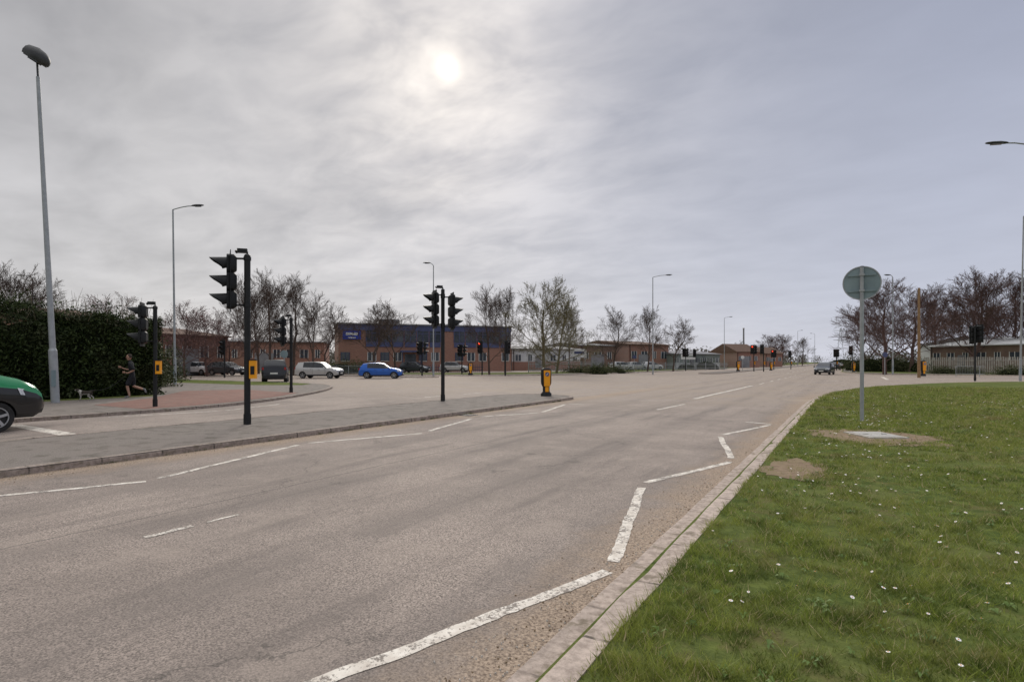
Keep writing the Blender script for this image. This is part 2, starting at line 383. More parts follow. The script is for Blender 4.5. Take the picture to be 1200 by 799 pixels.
seg(b,(-5.5,2.75),(-5.5,3.18),.075); seg(b,(-5.5,3.32),(-5.5,3.66),.045)
seg(b,(-5.5,18.8),(-5.35,21.8),.12)
seg(b,(-5.75,25.2),(-5.6,41),.20)
seg(b,(-14.0,5.75),(-18.2,5.95),.32)
b2=[(-14.15,3),(-14.15,10.2)],[(-14.1,11),(-14.1,14.8)],[(-14.1,16.4),(-14.2,20.5)]
for p0,p1 in b2: seg(b,p0,p1,.10)
for p0,p1 in [((-18.4,8.2),(-17.6,11)),((-17.6,11.3),(-18.5,14))]: seg(b,p0,p1,.10)
for y in range(20,26,3): seg(b,(-16.4,y),(-16.4,y+1.6),.1)
for y in range(44,80,6): seg(b,(-5.5,y),(-5.5,y+2.5),.12)
seg(b,(-2,84),(-14,84),.4); seg(b,(-13.2,88),(-13.2,200),.15)
for y in range(88,220,9): seg(b,(-7.5,y),(-7.5,y+4),.13)
for x in range(-60,-36,6): seg(b,(x,38),(x+3,38),.12)
seg(b,(-35.5,40),(-35.5,44),.3)
for x in range(4,60,6): seg(b,(x,72),(x+3,72),.12)
seg(b,(3,61),(3,71.5),.3)
b.obj('road_markings')

# patches, covers, drains
def blobpts(cx,cy,rx,ry,n=26,j=.22,seed=1):
    r=random.Random(seed); q=[r.uniform(1-j,1+j) for _ in range(n)]
    q=[(q[i]+q[i-1]+q[(i+1)%n])/3 for i in range(n)]
    return [(cx+rx*q[i]*math.cos(2*math.pi*i/n),cy+ry*q[i]*math.sin(2*math.pi*i/n)) for i in range(n)]
sheet('bare_soil',blobpts(.52,13.55,1.25,1.15,40,.4,3),.106,SOIL)
sheet('bare_soil',blobpts(-.70,8.85,.38,.85,36,.4,5),.106,SOIL)
b=MB(); b.box((.45,13.7,.118),(.75,.95,.024),CONC,.5)
b.box((.45,13.7,.133),(.62,.80,.008),mat('cover_plate',(.48,.46,.43),(.34,.33,.31),12,.8),.5)
for q in (-.2,.2): b.box((.45+q*.8,13.7+q*.5,.139),(.10,.03,.006),DARKM,.5)
b.obj('access_cover')
mat_iron=mat('cast_iron',(.10,.09,.085),(.07,.06,.055),20,.6,.5)
def gully(name,x,y):
    b=MB(); b.box((x,y,.008),(.40,.42,.016),DARKM)
    for i in range(7): b.box((x-.16+i*.053,y,.020),(.022,.34,.008),mat_iron)
    b.obj(name)
gully('drain_grate',-9.8,14.0)

# ---------------------------------------------------------------- lawn blades
def vnoise(x,y,s,seed):
    r=np.random.RandomState(seed); g=r.rand(256,256); x=x/s+50;y=y/s+50
    xi=np.floor(x).astype(int);yi=np.floor(y).astype(int); fx=x-xi;fy=y-yi; fx=fx*fx*(3-2*fx);fy=fy*fy*(3-2*fy)
    a=g[xi%256,yi%256];b=g[(xi+1)%256,yi%256];c=g[xi%256,(yi+1)%256];d=g[(xi+1)%256,(yi+1)%256]
    return (a*(1-fx)+b*fx)*(1-fy)+(c*(1-fx)+d*fx)*fy
def lawn():
    N=1000000
    Y=np.exp(np.random.uniform(math.log(.6),math.log(42),N)); 
    X=np.random.uniform(0,1,N)*(1.12+.21*Y+1.2)-1.12
    keep=np.random.rand(N)< np.clip((2.3+.21*Y)/6.5,0,1)*1.0
    X=X[keep];Y=Y[keep]
    cl=.45*vnoise(X,Y,.13,1)+.35*vnoise(X,Y,.38,2)+.2*vnoise(X,Y,1.5,3)
    p=np.clip((cl-.30)*3.0,0.06,1)
    s1=((X-.52)/1.12)**2+((Y-13.55)/1.0)**2; s2=((X+.72)/.36)**2+((Y-8.85)/.8)**2
    w=.7*(vnoise(X,Y,.22,9)-.5)*2
    p=np.where((s1+w<1)|(s2+w<1),p*.05,p)
    edge=np.clip((X+1.13+.16*(vnoise(X,Y,.2,12)-.3))/.04,0,1); p=np.where(Y<22,p*edge,p)
    k=np.random.rand(len(X))<p; X=X[k];Y=Y[k];cl=cl[k]
    lim=np.where(Y>26,-1.1+ (Y-26)**2*.012,-2)
    k=X>lim; X=X[k];Y=Y[k];cl=cl[k]; n=len(X)
    h=(.016+.055*np.random.rand(n)**1.8)*(.30+1.6*cl)*(1+np.clip(Y-10,0,30)*.012)
    wd=np.maximum(.0050,.00066*Y)*(0.6+.9*np.random.rand(n))
    ang=np.random.rand(n)*2*np.pi; la=np.random.rand(n)*2*np.pi; le=h*(.3+1.1*np.random.rand(n))
    z0=np.full(n,.098)
    v=np.zeros((n,3,3)); dx=np.cos(ang)*wd/2;dy=np.sin(ang)*wd/2
    v[:,0,0]=X-dx;v[:,0,1]=Y-dy;v[:,0,2]=z0; v[:,1,0]=X+dx;v[:,1,1]=Y+dy;v[:,1,2]=z0
    v[:,2,0]=X+np.cos(la)*le;v[:,2,1]=Y+np.sin(la)*le;v[:,2,2]=z0+h
    # whole tufts share a shade as well as single blades
    tv=np.clip(.5*np.random.rand(n)+.5*np.clip((vnoise(X,Y,.06,33)-.15)*1.4,0,1),0,1)
    tv=np.where(np.random.rand(n)<.09,.95,np.minimum(tv,.86))
    link('grass',np_mesh('grass',v.reshape(-1,3),3,[BLADE],np.repeat(tv,3)))
lawn()
# daisies
b=MB(); DW=mat('daisy_white',(.88,.88,.86),(.8,.8,.78),5,.6); r=random.Random(4)
cent=[(r.uniform(-.6,.2+.2*y0),y0) for y0 in [r.uniform(2.6,30) for _ in range(60)]]
for i in range(560):
    c=r.choice(cent); x=c[0]+r.gauss(0,.45); y=c[1]+r.gauss(0,.8)
    if x<-1.05 or y<1.5: continue
    z=.098+r.uniform(.04,.07); rr=r.uniform(.009,.014)*(1+y*.02); tx,ty=r.uniform(-.4,.4),r.uniform(-.4,.4)
    b.cyl((x,y,.09),(x,y,z),.001,.001,BLADE,3,False)
    b.poly([(x+rr*(1 if k%2 else .75)*math.cos(k*math.pi/8),y+rr*(1 if k%2 else .75)*math.sin(k*math.pi/8),z+rr*(tx*math.cos(k*math.pi/8)+ty*math.sin(k*math.pi/8))) for k in range(16)],DW)
    b.cyl((x,y,z),(x,y,z+.003),rr*.3,rr*.2,YELL,6)
b.obj('daisies')
# broad-leaf weeds
b=MB(); LEAFM=mat('broad_leaf',(.08,.14,.03),(.14,.21,.045),5,.6)
for i in range(260):
    y0=math.exp(r.uniform(math.log(2),math.log(20))); x0=r.uniform(-1.0,.2*y0+.5)
    for k in range(r.randint(4,8)):
        t=r.uniform(0,6.28); L=r.uniform(.025,.06); w=L*.16
        dx,dy=math.cos(t),math.sin(t)
        b.poly([(x0,y0,.108),(x0+dx*L*.6-dy*w,y0+dy*L*.6+dx*w,.13),(x0+dx*L,y0+dy*L,.118),(x0+dx*L*.6+dy*w,y0+dy*L*.6-dx*w,.13)],LEAFM)
b.obj('lawn_weeds')
# stones / grit in gutter
b=MB(); 
for i in range(1500):
    y=math.exp(r.uniform(math.log(1.5),math.log(22))); x=-1.45-abs(r.gauss(0,.22)) if r.random()<.65 else -10.0+abs(r.gauss(0,.25))
    q=r.uniform(.003,.010); b.box((x,y,.004+q*.4),(q*1.5,q,q),CONC if r.random()<.5 else SOIL,r.uniform(0,3),taper=.6)
b.obj('grit')
b=MB()
for i in range(120):
    side_=r.random()
    if side_<.4: x0=-1.275; y0=math.exp(r.uniform(math.log(1.5),math.log(26)))
    else: x0=-10.04; y0=r.uniform(1,21)
    for k in range(r.randint(6,16)):
        x=x0+r.gauss(0,.015)-(0 if x0>-5 else -.02); y=y0+r.gauss(0,.05); h=r.uniform(.012,.04); t=r.uniform(0,6.28); w=.004+.0003*y0
        b.poly([(x-w,y,.008),(x+w,y,.008),(x+math.cos(t)*h*.5,y+math.sin(t)*h*.5,.01+h)],BLADE)
b.obj('kerb_weeds')

# ---------------------------------------------------------------- trees
def make_tree(seed,H,bark,spread=.55,nl=(9,6,5,5),trunk=.22,lowest=.22,up=.25,buds=None,budn=0,twr=.012,wide=1.0,lr=.42):
    r=random.Random(seed); b=MB(); tips=[]
    def rdir(d,ang):
        a=Vector((r.gauss(0,1),r.gauss(0,1),r.gauss(0,1))); a=(a-d*a.dot(d)).normalized()
        return (d*math.cos(ang)+a*math.sin(ang)).normalized()
    def branch(p,d,L,rad,lev):
        ns=(5,4,3,2,2)[lev]; pts=[(p.copy(),rad)]; dd=d.copy(); rt=max(twr*.6,rad*.3)
        for i in range(ns):
            dd=(dd+Vector((r.gauss(0,.13),r.gauss(0,.13),r.gauss(0,.10)+up*.25))).normalized()
            p=p+dd*(L/ns); rr=rad+(rt-rad)*(i+1)/ns; pts.append((p.copy(),rr))
        nn=(7,5,4,3,3)[lev]
        for (a,ra),(c,rc) in zip(pts[:-1],pts[1:]): b.cyl(a,c,ra,rc,bark,nn,False)
        if lev==4 or lev>=len(nl): tips.append(p); return
        n=nl[lev]
        for k in range(n):
            t=(lowest+(1-lowest)*(k+r.random()*.8)/n) if lev==0 else (.2+.8*(k+r.random())/n)
            t=min(t,.999); x=t*ns; i=int(x); q=pts[i][0].lerp(pts[i+1][0],x-i); rq=pts[i][1]+(pts[i+1][1]-pts[i][1])*(x-i)
            base=(pts[i+1][0]-pts[i][0]).normalized()
            if lev==0:
                az=k*2.4+r.uniform(-.4,.4); ang=spread*(1.35-.75*t)+r.uniform(-.1,.1)
                nd=Vector((math.cos(az)*math.sin(ang)*wide,math.sin(az)*math.sin(ang)*wide,math.cos(ang))).normalized()
                nL=H*(.50-.22*t)*r.uniform(.85,1.15)
            else:
                nd=rdir(base,r.uniform(.4,.8)); nL=L*(.58-.2*t)*r.uniform(.8,1.25)
            branch(q,nd,nL,max(twr,rq*(.55 if lev else lr)),lev+1)
    branch(Vector((0,0,-.05)),Vector((r.uniform(-.04,.04),r.uniform(-.04,.04),1)).normalized(),H*.72,trunk,0)
    if buds:
        for _ in range(budn):
            t=r.choice(tips); q=t+Vector((r.gauss(0,.18),r.gauss(0,.18),r.gauss(0,.15))); s=r.uniform(.03,.07)
            u=Vector((r.gauss(0,1),r.gauss(0,1),r.gauss(0,1))).normalized()*s; w=Vector((r.gauss(0,1),r.gauss(0,1),r.gauss(0,1))).normalized()*s
            b.poly([q-u,q+w,q+u],buds)
    return b.mesh('tree_mesh_%d'%seed)
T1=make_tree(11,10,BARK,.75,(11,8,7,6),.17,twr=.010)
T2=make_tree(12,10,BARK,.66,(12,8,6,6),.15,.18,twr=.010)
T3=make_tree(13,9,BARKY,.9,(14,8,7,5),.18,.12,.3,BUD,3500,.012)
T4=make_tree(14,10,BARKR,.78,(14,9,7,6),.18,.16,.34,twr=.010,lr=.40)
T5=make_tree(15,8,BARK,.65,(10,7,6,5),.12,.22,twr=.010)
T6=make_tree(16,7,BARKR,.9,(12,7,6,4),.13,.2,.1,PINK,2600,.011)
def tree(nm,me,a,d,H,base,rz=0,wide=1):
    x,y=S(a,d); s=H/base; link(nm,me,(x,y,.09),rz,(s*wide,s*wide,s))
# (bearing, distance, height)
tree('bare_tree',T1,-.468,66,10.6,9.6,.3,.9); tree('bare_tree',T2,-.425,63,10.9,9.6,1.3,.95); tree('bare_tree',T1,-.385,66,11.0,9.6,2.3,.85)
tree('bare_tree',T2,-.35,64,8.6,9.6,4.3,.95); tree('bare_tree',T5,-.33,70,8.4,7.8,1.1); tree('bare_tree',T2,-.445,74,11.0,9.6,5.3,.9)
tree('blossom_tree',T6,-.575,58,7.4,7,0.4); tree('blossom_tree',T6,-.535,62,7.2,7,2.0); tree('blossom_tree',T6,-.62,66,6.6,7,3.3); tree('blossom_tree',T6,-.50,70,6.8,7,5)
tree('bare_tree',T5,-.245,72,9.0,7.8,2.2,1.3); tree('bare_tree',T5,-.205,78,9.4,7.8,4,1.1)
tree('bare_tree',T2,-.040,68,10.0,9.6,.5,.85); tree('bare_tree',T1,-.012,74,10.6,9.6,2.6,.75)
tree('budding_tree',T3,.058,68,10.4,8.6,.5,1.0); tree('bare_tree',T2,.10,95,10.0,9.6,3.6,.8); tree('budding_tree',T3,.078,76,10.0,8.6,2.5,.8)
tree('bare_tree',T2,.178,85,9.0,9.6,2.5,1.1); tree('bare_tree',T1,.238,88,9.6,9.6,1.2,.8); tree('bare_tree',T5,.283,95,8.6,7.8,1.2,1.2)
tree('bare_tree',T4,.655,72,11.6,9.9,.6,1.25); tree('bare_tree',T4,.70,84,12.6,9.9,3.4,1.2); tree('bare_tree',T4,.63,95,11.4,9.9,5.2,1.2)
tree('bare_tree',T4,.80,84,14.6,9.9,1.7,1.2); tree('bare_tree',T4,.865,88,15.0,9.9,2.9,1.2); tree('bare_tree',T4,.755,98,14.4,9.9,4.4,1.1);tree('bare_tree',T4,.93,84,14.4,9.9,.9,1.2); tree('bare_tree',T4,.835,100,15.0,9.9,5.6,1.2)
tree('bare_tree',T1,-.885,48,9.2,9.6,1.9); tree('bare_tree',T2,-.83,52,9.0,9.6,.9); tree('blossom_tree',T6,-.70,50,7.4,7,2.9)
tree('bare_tree',T4,.47,190,11,10.4,1.7,1.3); tree('bare_tree',T1,.51,210,10,9.6,1.7); tree('bare_tree',T4,.45,230,13,10.4,3.7,1.3);tree('bare_tree',T2,.40,220,9,9.6,3.7)

# leaf clouds: hedge, shrubs, distant trees
def leaf_mat(name,c1,c2,c3):
    m,nt,b=newmat(name); p=POS(nt)
    at=nt.nodes.new('ShaderNodeAttribute'); at.attribute_name='var'
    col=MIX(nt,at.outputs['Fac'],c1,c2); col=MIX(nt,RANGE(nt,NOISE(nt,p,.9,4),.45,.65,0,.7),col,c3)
    nt.links.new(col,b.inputs['Base Color']); b.inputs['Roughness'].default_value=.6; b.inputs['Specular IOR Level'].default_value=.15; return m
HEDGE=leaf_mat('hedge_leaves',(.014,.026,.008),(.048,.068,.018),(.033,.035,.016))
SHRUB=leaf_mat('shrub_leaves',(.04,.055,.02),(.10,.11,.045),(.08,.07,.04))
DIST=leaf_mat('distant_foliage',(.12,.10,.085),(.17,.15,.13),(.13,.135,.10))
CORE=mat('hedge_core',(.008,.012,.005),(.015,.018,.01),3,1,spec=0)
def leaves(P,size,mats,name,stretch=1):
    n=len(P); u=np.random.randn(n,3); u/=np.linalg.norm(u,axis=1)[:,None]; w=np.random.randn(n,3); w/=np.linalg.norm(w,axis=1)[:,None]
    s=size*(.5+np.random.rand(n))[:,None]
    v=np.stack([P-u*s,P+w*s*.6,P+u*s*stretch,P-w*s*.6],1)
    return np_mesh(name,v.reshape(-1,3),4,mats,np.repeat(np.random.rand(n),4))
def hedge():
    x0,x1,y0,y1,H=-30.5,-27.3,-8,14.2,3.6
    b=MB(); rg=[]
    for i in range(24):
        y=y0+.25+(y1-y0-.6)*i/23; r_=[]
        hh=H-.3+.25*math.sin(i*1.3)+.15*math.sin(i*3.1)
        for q in ((x0+.3,.05),(x0+.3,hh*.8),(x0+.8,hh),(x1-.7,hh),(x1-.35,hh*.75),(x1-.3,.05)): r_.append((q[0],y,q[1]))
        rg.append(r_)
    b.rings(rg,CORE); hob=b.obj('hedge')
    n=95000; t=np.random.rand(n); Y=y0+(y1-y0)*t
    face=np.random.rand(n); lump=.7*(vnoise(Y,Y*0,1.6,21)-.5)+.4*(vnoise(Y,Y*0,.5,22)-.5)
    Z=np.random.rand(n)**.9*H; X=np.full(n,x1)+.7*(vnoise(Y,Z,.9,23)-.5)+.35*(vnoise(Y,Z,.3,24)-.6)-.6*np.clip((Z-2.5)/1.2,0,1)**2
    top=face>.66; Xt=x0+(x1-x0)*np.random.rand(n); Zt=H+lump+.3*(vnoise(Xt,Y,.6,25)-.5)
    sp=np.random.rand(n)<.16; Zt=Zt+sp*np.random.rand(n)*.55
    end=(face<.16); Xe=x0+(x1-x0)*np.random.rand(n); Ye=np.full(n,y1)+.5*(vnoise(Xe,Z,.7,26)-.5)
    P=np.stack([np.where(top,Xt,np.where(end,Xe,X)),np.where(end,Ye,Y),np.where(top,Zt,Z)],1)+np.random.randn(n,3)*.07
    me=leaves(P,.055,[HEDGE],'hedge_foliage',1.3); link('foliage',me,parent=hob)
    b=MB()
    for i in range(500):
        y=random.uniform(y0,y1); x=random.uniform(x0,x1); L=random.uniform(.3,1.2)
        b.cyl((x,y,3.3),(x+random.gauss(0,.2),y+random.gauss(0,.2),3.45+L),.012,.004,BARKY,3,False)
    b.obj('twigs',parent=hob)
hedge()
def shrub(name,x,y,rx,ry,h,n=2500,m=None,size=.07):
    m=m or SHRUB; u=np.random.randn(n,3); u/=np.linalg.norm(u,axis=1)[:,None]; u[:,2]=np.abs(u[:,2])
    rad=(.70+.40*np.random.rand(n))*(1+.45*(vnoise(u[:,0]*3+x,u[:,1]*3+u[:,2]*2,.6,31)-.5)*2)
    P=np.stack([x+u[:,0]*rx*rad,y+u[:,1]*ry*rad,.1+u[:,2]*h*rad],1)
    b=MB(); b.ellipsoid((x,y,.1),(rx*.7,ry*.7,h*.7),CORE); o=b.obj(name); link('foliage',leaves(P,size,[m],name+'_leaves'),parent=o)
for a,d,rx,h in ((.15,74,2.0,1.2),(.12,78,2.6,.9),(.175,80,3,1.0),(-.30,74,3,1.8),(-.27,76,2.5,1.6),(.63,88,3,2.8),(.66,90,3.5,3.2),(.69,86,2.2,2.2),(.61,100,3,2.6),(.715,84,2.2,2.0),(.58,130,5,3),(.34,120,4,2.2),(.30,118,4,1.6),(.76,72,2.0,.9),(.80,70,1.6,.8),(.88,66,2,1.0)):
    x,y=S(a,d); shrub('shrub',x,y,rx,rx*.8,h)
for a,d,rx,h in ((-.66,34,2.4,3.2),(-.70,37,3,3.8),(-.75,40,3,4.2),(-.62,44,2,2.4)):
    x,y=S(a,d); shrub('shrub',x,y,rx,rx*.8,h,6000)
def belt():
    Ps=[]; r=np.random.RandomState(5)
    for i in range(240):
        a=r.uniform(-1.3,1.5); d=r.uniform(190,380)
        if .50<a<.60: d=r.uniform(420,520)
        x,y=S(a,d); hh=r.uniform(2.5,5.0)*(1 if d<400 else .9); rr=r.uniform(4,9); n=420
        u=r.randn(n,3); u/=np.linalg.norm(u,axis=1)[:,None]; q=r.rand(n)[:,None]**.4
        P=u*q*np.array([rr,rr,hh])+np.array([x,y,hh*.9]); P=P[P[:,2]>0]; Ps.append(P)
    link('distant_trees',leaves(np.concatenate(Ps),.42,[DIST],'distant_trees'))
belt()

# ---------------------------------------------------------------- buildings
def bframe(aL,dL,aR,dR):
    p=Vector(S(aL,dL)); q=Vector(S(aR,dR)); v=q-p; return p,v.length,math.atan2(v.y,v.x)
def root(name,p,rz):
    e=bpy.data.objects.new(name,None); e.location=(p[0],p[1],.1); e.rotation_euler=(0,0,rz); scene.collection.objects.link(e); return e
def blue_office():
    p,L,rz=bframe(-.305,84,-.002,93); e=root('office_building',p,rz); D=14; H=7.1
    b=MB(); b.box((L/2,D/2,H/2-.05),(L,D,H-.1),BRICK); b.obj('walls',parent=e)
    b=MB(); b.box((L/2,D/2,H+.1),(L+.5,D+.5,.2),ROOFG); b.box((L*.3,6,H+.7),(3,3,1),ROOFG); b.box((L*.7,7,H+.5),(2,2,.6),GALV); b.obj('roof',parent=e)
    b=MB()
    b.box((L/2,-.03,H-.42),(L+.1,.14,.84),BLUEP)
    b.box((L+.03,D/2,H-.42),(.14,D,.84),BLUEP)
    skip=(0,1,8)
    for i in range(14):
        x=(i+.5)*L/14
        if i in skip: continue
        b.box((x,-.02,4.15),(L/14-.22,.12,.75),BLUEP)
    b.obj('blue_panels',parent=e)
    g=MB(); fr=MB()
    for i in range(14):
        x=(i+.5)*L/14; w=L/14-.22
        if i not in skip:
            g.box((x,-.01,5.4),(w,.06,1.7),GLASSD)
            for k in (-.5,0,.5): fr.box((x+k*w,-.05,5.4),(.10,.08,1.7),BLUEP)
            fr.box((x,-.05,5.85),(w,.07,.08),BLUEP)
        if i not in (1,5,8,12):
            g.box((x,-.01,2.3),(w*.72,.06,1.3),GLASSD)
            for k in (-.36,0,.36): fr.box((x+k*w,-.05,2.3),(.08,.08,1.3),WHITEP if i%3 else BLUED)
            fr.box((x,-.05,1.60),(w*.75,.09,.12),CONC)
    g.box((5*L/14+L/28,-.01,1.4),(1.7,.07,2.6),GLASSD); g.obj('windows',parent=e); fr.obj('window_frames',parent=e)
    SB=mat('sign_blue',(.03,.06,.36),(.025,.05,.30),2,.5)
    b=MB(); b.box((1.9,-.16,5.5),(2.6,.08,1.3),SB); b.box((1.9,-.21,5.65),(1.7,.03,.38),WHITEP); b.box((1.9,-.21,5.1),(1.1,.03,.15),WHITEP); b.obj('name_board',parent=e)
    b=MB(); cx=5*L/14+L/28; b.box((cx,-.7,3.1),(3.2,1.4,.25),BLUEP); b.cyl((cx-1.4,-1.3,0),(cx-1.4,-1.3,3),.07,.07,BLUED); b.cyl((cx+1.4,-1.3,0),(cx+1.4,-1.3,3),.07,.07,BLUED); b.obj('entrance_canopy',parent=e)
blue_office()
def shed(name,aL,dL,aR,dR,D,H,wall,roofm,ridge=1.2,base=None,win=0,along=True):
    p,L,rz=bframe(aL,dL,aR,dR); e=root(name,p,rz)
    b=MB(); b.box((L/2,D/2,H/2),(L,D,H),wall); b.obj('walls',parent=e)
    if base: b=MB(); b.box((L/2,-.03,H*.2),(L+.02,.1,H*.4),base); b.obj('plinth',parent=e)
    b=MB(); o=.35
    pr=[(-o,H+.02),(D/2,H+ridge),(D+o,H+.02),(D+o,H-.13),(-o,H-.13)]
    b.rings([[(x,q[0],q[1]) for q in pr] for x in (-o,L+o)],roofm)
    b.obj('roof',parent=e)
    if win:
        b=MB(); rr=random.Random(int(L*100))
        for i in range(win):
            x=(i+.5)*L/win; ww=rr.choice((.35,.5,.6)); b.box((x,-.03,H*.58),(L/win*ww,.06,H*.28),GLASSD)
            for k in (-.5,0,.5): b.box((x+k*ww*L/win,-.07,H*.58),(.08,.05,H*.28+.1),WHITEP)
        b.obj('windows',parent=e)
        b=MB(); b.box((L*.37,-.05,1.5),(3.0,.1,3.0) if H>4 else (1.1,.1,2.1),ROOFG); b.cyl((.3,-.1,0),(.3,-.1,H),.06,.06,PLAST,6); b.obj('door_and_downpipe',parent=e)
    return e
shed('brick_factory',-.62,62,-.50,70,18,4.6,BRICK,ROOFB,1.2,win=4)
shed('brick_factory',-.84,44,-.66,52,16,5.0,BRICK,ROOFB,1.4,win=3)
shed('brick_factory',-.5,96,-.33,100,18,5.0,BRICK,ROOFG,.9,win=7)
shed('industrial_unit',.0,98,.12,104,16,3.8,SHEDW,ROOFG,.7,base=BRICK,win=6)
shed('industrial_unit',.12,112,.20,116,18,4.8,SHEDB,ROOFG,.8,win=4)
shed('industrial_unit',.205,112,.275,118,18,5.0,BRICK,ROOFB,1.0,win=4)
shed('industrial_unit',.285,116,.365,124,14,3.2,SHEDG,ROOFG,.8,base=SHEDW,win=7)
shed('brick_house',.395,150,.435,154,9,4.2,BRICK,ROOFB,2.2,win=3,along=True)
shed('brick_house',.445,170,.475,172,9,4.0,BRICK,ROOFB,2.0,win=3)
shed('industrial_unit',.735,92,.90,78,22,4.0,SHEDB,SHEDW,1.6,win=6)
shed('industrial_unit',.90,84,1.1,84,22,4.6,SHEDW,ROOFG,1.2,win=6)
b=MB(); x,y=S(.407,170); b.cyl((x,y,0),(x,y,11.5),.28,.22,ROOFG,10); b.cyl((x,y,11.5),(x,y,11.7),.3,.3,CONC,10); b.obj('chimney_flue')
# transmission pylon on the horizon
b=MB(); x,y=S(.577,480)
for k in range(6):
    z0=k*5;z1=z0+5;w0=3-k*.45;w1=3-(k+1)*.45
    for sx,sy in((1,1),(1,-1),(-1,1),(-1,-1)): b.cyl((x+sx*w0,y+sy*w0,z0),(x+sx*w1,y+sy*w1,z1),.12,.12,GALV,4,False)
    b.cyl((x-w0,y-w0,z0),(x+w1,y+w1,z1),.1,.1,GALV,4,False); b.cyl((x+w0,y+w0,z0),(x-w1,y-w1,z1),.1,.1,GALV,4,False)
for z in (20,24,28): b.cyl((x-5,y-3,z),(x+5,y+3,z),.18,.18,GALV,4)
b.obj('electricity_pylon')
# fences
def fence(name,p0,p1,h,m,gap=.16,pw=.09,post=None):
    p0=Vector(p0);p1=Vector(p1);L=(p1-p0).length;d=(p1-p0)/L;rz=math.atan2(d.y,d.x); b=MB(); n=int(L/gap)
    for i in range(n):
        q=p0+d*(i*gap); hh=h+random.uniform(-.03,.03); b.box((q.x,q.y,.1+hh/2),(pw,.03,hh),m,rz)
    for z in (.4,h-.3):
        q=(p0+p1)/2; nrm=Vector((-d.y,d.x))*.05; b.box((q.x+nrm.x,q.y+nrm.y,z),(L,.04,.08),m,rz)
    for i in range(int(L/2.7)+1):
        q=p0+d*(i*2.7); nrm=Vector((-d.y,d.x))*.1; b.box((q.x+nrm.x,q.y+nrm.y,.1+h/2),(.1,.1,h+.1),post or m,rz)
    b.obj(name)
fence('palisade_fence',S(.725,76),S(.90,68),2.1,PALE,.22,.13,CONC)
fence('palisade_fence',S(.90,68),S(1.05,68),2.1,PALE,.22,.13,CONC)
fence('steel_fence',S(.03,82),S(.16,92),1.6,GALV,.3,.05); fence('steel_fence',S(-.31,80),S(-.05,84),1.1,BLUED,.3,.04)
fence('steel_fence',S(.17,96),S(.38,112),1.4,GALV,.3,.04)
def guard(name,p0,p1):
    p0=Vector(p0);p1=Vector(p1);L=(p1-p0).length;d=(p1-p0)/L; b=MB()
    for z in (.25,1.05): b.cyl((p0.x,p0.y,.1+z),(p1.x,p1.y,.1+z),.025,.025,GALV,6)
    for i in range(int(L/.14)+1):
        q=p0+d*i*.14; b.cyl((q.x,q.y,.35),(q.x,q.y,1.15),.008,.008,GALV,4,False)
    for i in range(int(L/2)+1):
        q=p0+d*i*2; b.cyl((q.x,q.y,.05),(q.x,q.y,1.2),.03,.03,GALV,6)
    b.obj(name)
guard('guard_rail',(-60,47.2),(-46,47.2)); guard('guard_rail',S(.78,60),S(.83,58))
def board(name,a,d,w,z0,z1,m,m2):
    x,y=S(a,d); b=MB(); 
    for k in(-1,1): b.cyl((k*w*.42,0,0),(k*w*.42,0,z1),.05,.05,GALV,8)
    b.box((0,-.07,(z0+z1)/2),(w,.06,z1-z0),m); b.box((0,-.11,(z0+z1)/2+.1),(w*.7,.02,(z1-z0)*.3),m2); b.obj(name,(x,y,.1),YAW)
board('notice_board',.118,80,2.0,2.1,3.3,WHITEP,BLUEP); board('notice_board',.31,112,3.0,2,3,WHITEP,SHEDG)

# ---------------------------------------------------------------- street lamps
def lantern(b,c,d,L=.75,w=.16,tilt=.06,m=None):
    d=Vector(d).normalized(); u=Vector((-d.y,d.x,0)); c=Vector(c); rg=[]
    for t,ww,hh in ((0,.3,.5),(.1,.6,.8),(.35,1,1),(.7,1,.85),(.92,.7,.55),(1,.35,.3)):
        p=c+d*(t*L)+Vector((0,0,tilt*t*L)); ring=[]
        for k in range(10):
            an=2*math.pi*k/10; zz=math.sin(an)*.09*hh; zz=zz if zz>0 else zz*.5
            ring.append(p+u*(math.cos(an)*w*ww)+Vector((0,0,zz)))
        rg.append(ring)
    b.rings(rg,m or DARKM)
    q=c+d*(.5*L)+Vector((0,0,-.05+tilt*.5*L)); rz=math.atan2(d.y,d.x); b.box(q,(L*.5,w*1.3,.03),GLASSD,rz)
def street_lamp(a,d,H,armdir,arm=1.6,lean=0,rbase=.10,rise=.25,name='street_lamp',hl=.8):
    x,y=S(a,d); b=MB(); ln=Vector((-C,-SN,0))*lean
    top=Vector((0,0,H-rise))+ln*H; mid=Vector((0,0,1.7))+ln*1.7
    b.cyl((0,0,-.05),mid,rbase,rbase,GALV,12); b.cyl(mid,mid+Vector((0,0,.08)),rbase,rbase*.72,GALV,12,False)
    b.cyl(mid+Vector((0,0,.08)),top,rbase*.72,rbase*.48,GALV,12)
    ad=Vector((armdir[0],armdir[1],0)).normalized()
    if arm>0:
        p=top
        for i in range(1,6):
            t=i/5; q=top+ad*(arm*t)+Vector((0,0,rise*math.sin(t*math.pi/2))); b.cyl(p,q,rbase*.36,rbase*.33,GALV,8); p=q
        lantern(b,p-ad*.05,ad,hl)
    b.box((0,-rbase*.93,.75),(rbase*1.1,.03,.5),GALVD)
    b.obj(name,(x,y,.1),0,40); return
CR=(C,SN); CL=(-C,-SN)
street_lamp(-.592,38,11.9,CR,1.3,.012)
street_lamp(-.138,60,11.9,CL,.35,0); street_lamp(.2474,69,12.0,CR,1.6); street_lamp(.373,133,12,CR,1.2)
street_lamp(.669,69,12,CL,.3); street_lamp(.893,46,13.5,CR,1.5,-.02)
street_lamp(.942,27,12.0,(-1,-.35),1.7,rise=.5,hl=.95)
